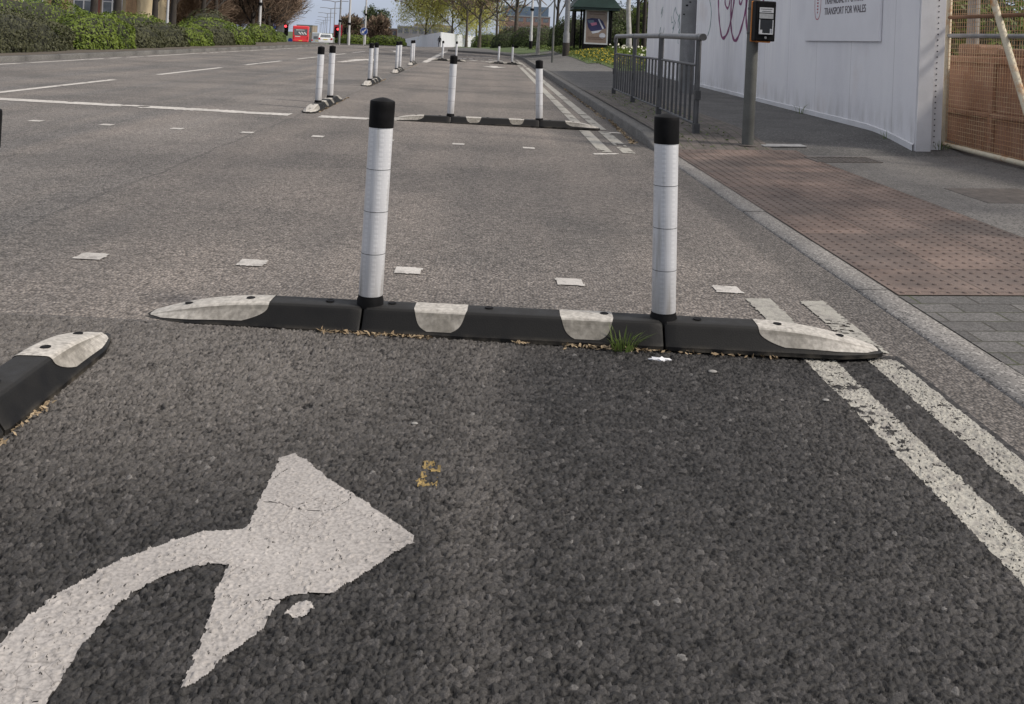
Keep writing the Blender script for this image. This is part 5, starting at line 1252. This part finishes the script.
sh=[(4.2,84,2.6,2.0,2.0,'hedge_dark'),(8.2,80,2.6,2.2,2.3,'ever_leaf'),(5.8,66,1.8,1.6,2.3,'hedge_dark'),(8.6,64,2.2,2.0,3.2,'ever_leaf'),(6.9,55,1.3,1.5,1.9,'hedge_dark'),(8.9,52,1.6,1.8,3.0,'fresh_leaf'),(10.6,46,2.0,2.2,2.6,'ever_leaf'),(2.0,96,2.0,1.6,1.9,'ever_leaf'),(9.6,40,1.6,2.0,1.7,'hedge_dark'),(12.5,56,2.6,2.5,4.2,'ever_leaf'),(13,72,4,3,4.5,'hedge_olive'),(-.3,128,2.4,1.8,2.2,'fresh_leaf'),(3.6,118,3,2,2.8,'hedge_olive')]
sl=['dark green shrub mass behind the stout plane tree','dark evergreen shrub left of the bus shelter, far one','dark green shrub just left of the bus shelter','tall dark evergreen shrub behind the bus shelter','dark shrub at the right foot of the bus shelter','fresh green shrub right of the bus shelter roof','dark evergreen shrub beside the far end of the white hoarding','dark rounded shrub at the right end of the distant hoarding','low dark shrub by the far end of the white hoarding','tall dark evergreen right of the bus shelter','tall olive thicket beyond the evergreens','fresh green shrub beyond the plane trees','olive thicket behind the plane trees']
for (x,y,rx,ry_,h,m),l in zip(sh,sl):
    bush(x,y,rx,ry_,h,M[m],l,3800,.075,name='shrub',group='shrubs behind the bus shelter',power=2.1)
# things seen through the mesh gate
bush(7.3,14.5,1.2,1.0,2.2,M['fresh_leaf'],'green shrub behind the mesh gate above the container',5200,.05,name='shrub',group='shrubs behind the gate',power=2.0)
bush(9.5,15.5,1.2,1.0,2.4,M['hedge_olive'],'olive shrub behind the mesh gate, right of the green one',3000,.05,name='shrub',group='shrubs behind the gate',power=2.0)
# ------------------------------------------------------------------ bus shelter with its poster
M['shelter_green']=plain('dark_green_roof',(.007,.026,.022),.4,.2,3,spec=.5)
def poster_mat():
    t=NT('poster_print'); o=t.obj(); n=t.noise(7,detail=5); f=t.noise(60,detail=2)
    return t.done(t.mix(.3,t.mix(n,(.16,.115,.095),(.24,.185,.155)),f,'OVERLAY'),.5)
M['poster']=poster_mat(); M['poster_blue']=plain('dark_blue_print',(.022,.022,.085),.5,.3,6); M['poster_pale']=plain('pale_print',(.45,.47,.55),.5,.15,6); M['poster_pink']=plain('pink_print',(.35,.13,.22),.5,.2,6); M['poster_brown']=plain('brown_print',(.10,.06,.05),.5,.2,6)
M['shelter_glass']=plain('shelter_side',(.05,.055,.055),.15,.3,2,spec=.5)
def shelter():
    x,y=4.98,45; z=zt(x,y); t=empty('bus_shelter',(x,y,z)); tag(t,'bus shelter with a dark green roof and a framed poster panel','bus shelter')
    pw,ph=1.30,1.88; z0=.16
    m=MB(); m.b2((-pw/2,-.09,0),(pw/2,.09,z0+ph+.0)); pn=m.build('poster_case',M['black_plastic'],t,bevel=.015)
    m=MB(); a,b=1.12,1.66; zc=z0+.14
    for q in((-a/2,zc,-a/2+.07,zc+b),(a/2-.07,zc,a/2,zc+b),(-a/2+.07,zc,a/2-.07,zc+.07),(-a/2+.07,zc+b-.07,a/2-.07,zc+b)): m.b2((q[0],-.098,q[1]),(q[2],-.0905,q[3]))
    m.build('poster_frame',M['pale_label'],pn)
    m=MB(); m.b2((-a/2+.07,-.094,zc+.07),(a/2-.07,-.0903,zc+b-.07)); ps=m.build('poster',M['poster'],pn)
    def poly(nm,pts,m_,off): q=MB(); q.add([(px,-.094-off,zc+pz) for px,pz in pts],[tuple(range(len(pts)))]); return q.build(nm,m_,ps)
    poly('dark_blue_shape',[(-.47,1.16),(-.25,1.24),(.15,1.22),(.30,1.10),(.46,.78),(.28,.72),(.10,.60),(-.28,.62),(-.40,.80)],M['poster_blue'],.001)
    poly('pale_edge',[(-.24,.60),(.10,.66),(.26,.70),(.10,.56),(-.18,.50)],M['poster_pale'],.002)
    poly('printed_patch',[(-.44,1.12),(-.15,1.15),(-.10,1.02),(-.36,.98)],M['far_blue'],.002)
    poly('printed_patch',[(-.30,.99),(.0,1.05),(.02,.93),(-.22,.86)],M['poster_pink'],.003)
    poly('printed_patch',[(.05,1.20),(.12,1.20),(.36,.76),(.29,.74)],M['poster_pale'],.002)
    poly('badge',[(.30+.15*math.cos(2*math.pi*k/20),.42+.13*math.sin(2*math.pi*k/20)) for k in range(20)],M['poster_pale'],.002)
    q=MB()
    for zz,w in((1.50,.78),(1.40,.66),(.30,.78),(.22,.70)):
        k=-w/2
        while k<w/2: q.b2((k,-.097,zc+zz),(k+.035,-.0945,zc+zz+.05)); k+=.055
    q.build('illegible_line',M['poster_brown'],ps)
    # roof with sloping front and gable ends
    H=2.02; r0,r1=-1.25,1.15
    m=MB(); d=3.6
    m.add([(r0,-.35,H),(r1,-.35,H+.02),(r1,d,H+.02),(r0,d,H),(r0+.55,.1,H+.62),(r1-.45,.1,H+.62),(r1-.45,d-.4,H+.62),(r0+.55,d-.4,H+.62)],[(0,1,5,4),(1,2,6,5),(2,3,7,6),(3,0,4,7),(4,5,6,7),(3,2,1,0)]); rf=m.build('roof',M['shelter_green'],t,bevel=.02)
    m=MB(); m.b2((r0+.1,-.28,H-.10),(r1-.1,d-.1,H-.003)); m.build('fascia',M['shelter_green'],t)
    for px,py_ in((-.72,.12),(.72,.12),(-.72,3.3),(.72,3.3)): m=MB(); m.tube([(px,py_,-.1),(px,py_,H-.05)],.045,10); m.build('post',M['black_plastic'],t,True)
    m=MB(); m.b2((.70,.2,.25),(.73,3.25,1.9)); m.build('side_panel',M['shelter_glass'],t)
    m=MB(); m.b2((.25,.8,.42),(.62,2.9,.47)); m.build('bench',M['dark_steel'],t)
shelter()
# ------------------------------------------------------------------ verge with flowers
def cards(name,xr,yr,n,size,m,h=(0,.1),edge=None,up=(0,0,1.),asp=.35,jit=.6):
    X=rng.uniform(*xr,n); Y=rng.uniform(*yr,n)
    if edge is not None: k=X>edge(Y)+rng.normal(0,.12,n); X=X[k];Y=Y[k]
    C=np.stack([X,Y,Zt(X,Y)+.02+rng.uniform(*h,len(X))],-1); V,F=leaf_cards(C,np.tile([up],(len(X),1)),size,asp,jit); o=np_mesh(name,V,F,m); o['kind']='stuff'; return o
pe=lambda Y: np.interp(Y,[26,30,34,40,47,60],[4.05,4.0,3.55,3.5,3.55,3.7])
o=grid_sheet('verge',np.linspace(3.4,9,16),np.arange(27.2,49,.8),lambda X,Y:Zt(X,Y),M['grass_ground'],.012,keep=lambda a,b:a>pe(b)-.1); o['kind']='structure'
M['verge_grass']=leafmat('verge_grass',(.05,.085,.018),(.11,.14,.035),.3)
M['dandelion']=leafmat('yellow_flowers',(.36,.26,.018),(.48,.37,.035),.2); M['daffodil']=leafmat('white_flowers',(.55,.55,.45),(.65,.63,.5),.2)
cards('verge_grass',(3.4,9),(27.2,60),26000,.06,M['verge_grass'],(0,.10),pe,(0,-.8,.3))
cards('dandelion_flowers',(3.4,5.2),(28.5,44),850,.030,M['dandelion'],(.03,.12),lambda Y:pe(Y)+.05,(0,-.5,1),.9,.4)
cards('daffodil_flowers',(5.0,7.5),(31,40),90,.05,M['daffodil'],(.25,.40),None,(0,-1,.4),.9,.4)
cards('daffodil_leaves',(4.9,7.6),(30.5,41),2500,.11,M['hedge_green'],(.0,.25),None,(0,-1,.1),.14,.5)
cards('verge_grass',(-2,14),(61,100),9000,.08,M['verge_grass'],(0,.10),lambda Y:np.interp(Y,[60,70,100],[3.2,1.9,1.2]),(0,-.8,.3))
cards('moss',(1.9,2.5),(9.1,17),500,.018,M['blade'],(-.012,.0),None,(0,0,1),.5,.3)
# trees standing in the site on the right, outside the picture, whose branches shade the pavement and the lane
for k,(x,y,h,r,l,tw,nl) in enumerate(((11.2,3.6,11.5,.15,'bare tree in the fenced site beyond the gate, just outside the picture',250,0),)):
    tree('site_tree',l,x,y,h,r,M['bark'],M['spring_leaf'],300+k,clear=.36,depth=3,kids=3,spread=.85,up=.4,nleaf=nl,lsize=.06,lrad=.8,twigs=tw,group='trees in the fenced site')

# ------------------------------------------------------------------ camera and light
cy,roll,yaw,pitch=27.1161,.0453,.0219,.0118
f=Vector((math.sin(yaw)*math.cos(pitch),math.cos(yaw)*math.cos(pitch),math.sin(pitch))); r=Vector((math.cos(yaw),-math.sin(yaw),0)); u=r.cross(f)
r2=r*math.cos(roll)+u*math.sin(roll); u2=-r*math.sin(roll)+u*math.cos(roll)
cam=bpy.data.cameras.new('camera'); co=bpy.data.objects.new('camera',cam); COL.objects.link(co)
co.matrix_world=Matrix(((r2.x,u2.x,-f.x,0),(r2.y,u2.y,-f.y,0),(r2.z,u2.z,-f.z,1.0),(0,0,0,1)))
cam.sensor_width=36; cam.lens=950/1024*36; cam.shift_y=-(352-cy)/1024; cam.clip_start=.05; cam.clip_end=6000
sc.camera=co
SUN=Vector((.93,-.25,0)).normalized(); EL=R(42)
sd=Vector((SUN.x*math.cos(EL),SUN.y*math.cos(EL),math.sin(EL)))
w=bpy.data.worlds.new('World'); sc.world=w; w.use_nodes=True; nt=w.node_tree; nt.nodes.clear()
out=nt.nodes.new('ShaderNodeOutputWorld'); bg=nt.nodes.new('ShaderNodeBackground'); sky=nt.nodes.new('ShaderNodeTexSky')
sky.sky_type='NISHITA'; sky.sun_disc=False; sky.sun_elevation=EL; sky.sun_rotation=math.atan2(SUN.x,SUN.y); sky.air_density=1.0; sky.dust_density=2.0; sky.ozone_density=1.0
tc=nt.nodes.new('ShaderNodeTexCoord'); mp=nt.nodes.new('ShaderNodeMapping'); mp.inputs['Scale'].default_value=(1.6,1.6,5.5); nz=nt.nodes.new('ShaderNodeTexNoise'); nz.inputs['Scale'].default_value=2.6; nz.inputs['Detail'].default_value=6
rp=nt.nodes.new('ShaderNodeValToRGB'); rp.color_ramp.elements[0].position=.40; rp.color_ramp.elements[1].position=.66; rp.color_ramp.elements[0].color=(.72,.72,.72,1); rp.color_ramp.elements[1].color=(1,1,1,1)
mx=nt.nodes.new('ShaderNodeMix'); mx.data_type='RGBA'; mx.inputs[7].default_value=(3.5,3.95,4.95,1)
L=nt.links.new
L(tc.outputs['Generated'],mp.inputs[0]); L(mp.outputs[0],nz.inputs['Vector']); L(nz.outputs['Fac'],rp.inputs[0]); L(rp.outputs[0],mx.inputs[0]); L(sky.outputs[0],mx.inputs[6]); sx=nt.nodes.new('ShaderNodeSeparateXYZ'); L(tc.outputs['Generated'],sx.inputs[0]); r2_=nt.nodes.new('ShaderNodeValToRGB'); r2_.color_ramp.elements[0].position=.10; r2_.color_ramp.elements[1].position=.45
m2=nt.nodes.new('ShaderNodeMix'); m2.data_type='RGBA'; m2.inputs[7].default_value=(6.0,5.9,6.0,1); L(sx.outputs[2],r2_.inputs[0])
m3=nt.nodes.new('ShaderNodeMath'); m3.operation='MULTIPLY'; L(r2_.outputs[0],m3.inputs[0]); L(nz.outputs['Fac'],m3.inputs[1]); m4=nt.nodes.new('ShaderNodeMath'); m4.operation='MULTIPLY'; m4.inputs[1].default_value=1.5; m4.use_clamp=True; L(m3.outputs[0],m4.inputs[0])
L(m4.outputs[0],m2.inputs[0]); L(mx.outputs[2],m2.inputs[6]); L(m2.outputs[2],bg.inputs[0]); L(bg.outputs[0],out.inputs[0])
bg.inputs[1].default_value=.10
sl_=bpy.data.lights.new('sun','SUN'); sl_.energy=3.3; sl_.angle=R(8.5); sl_.color=(1,.91,.80); so=bpy.data.objects.new('sun',sl_); COL.objects.link(so); so.rotation_euler=sd.to_track_quat('Z','Y').to_euler(); so.location=(20,10,30)
sc.view_settings.view_transform='Standard'; sc.view_settings.look='None'; sc.view_settings.exposure=.5; sc.view_settings.gamma=1; sc.view_settings.use_curve_mapping=False
"""end"""
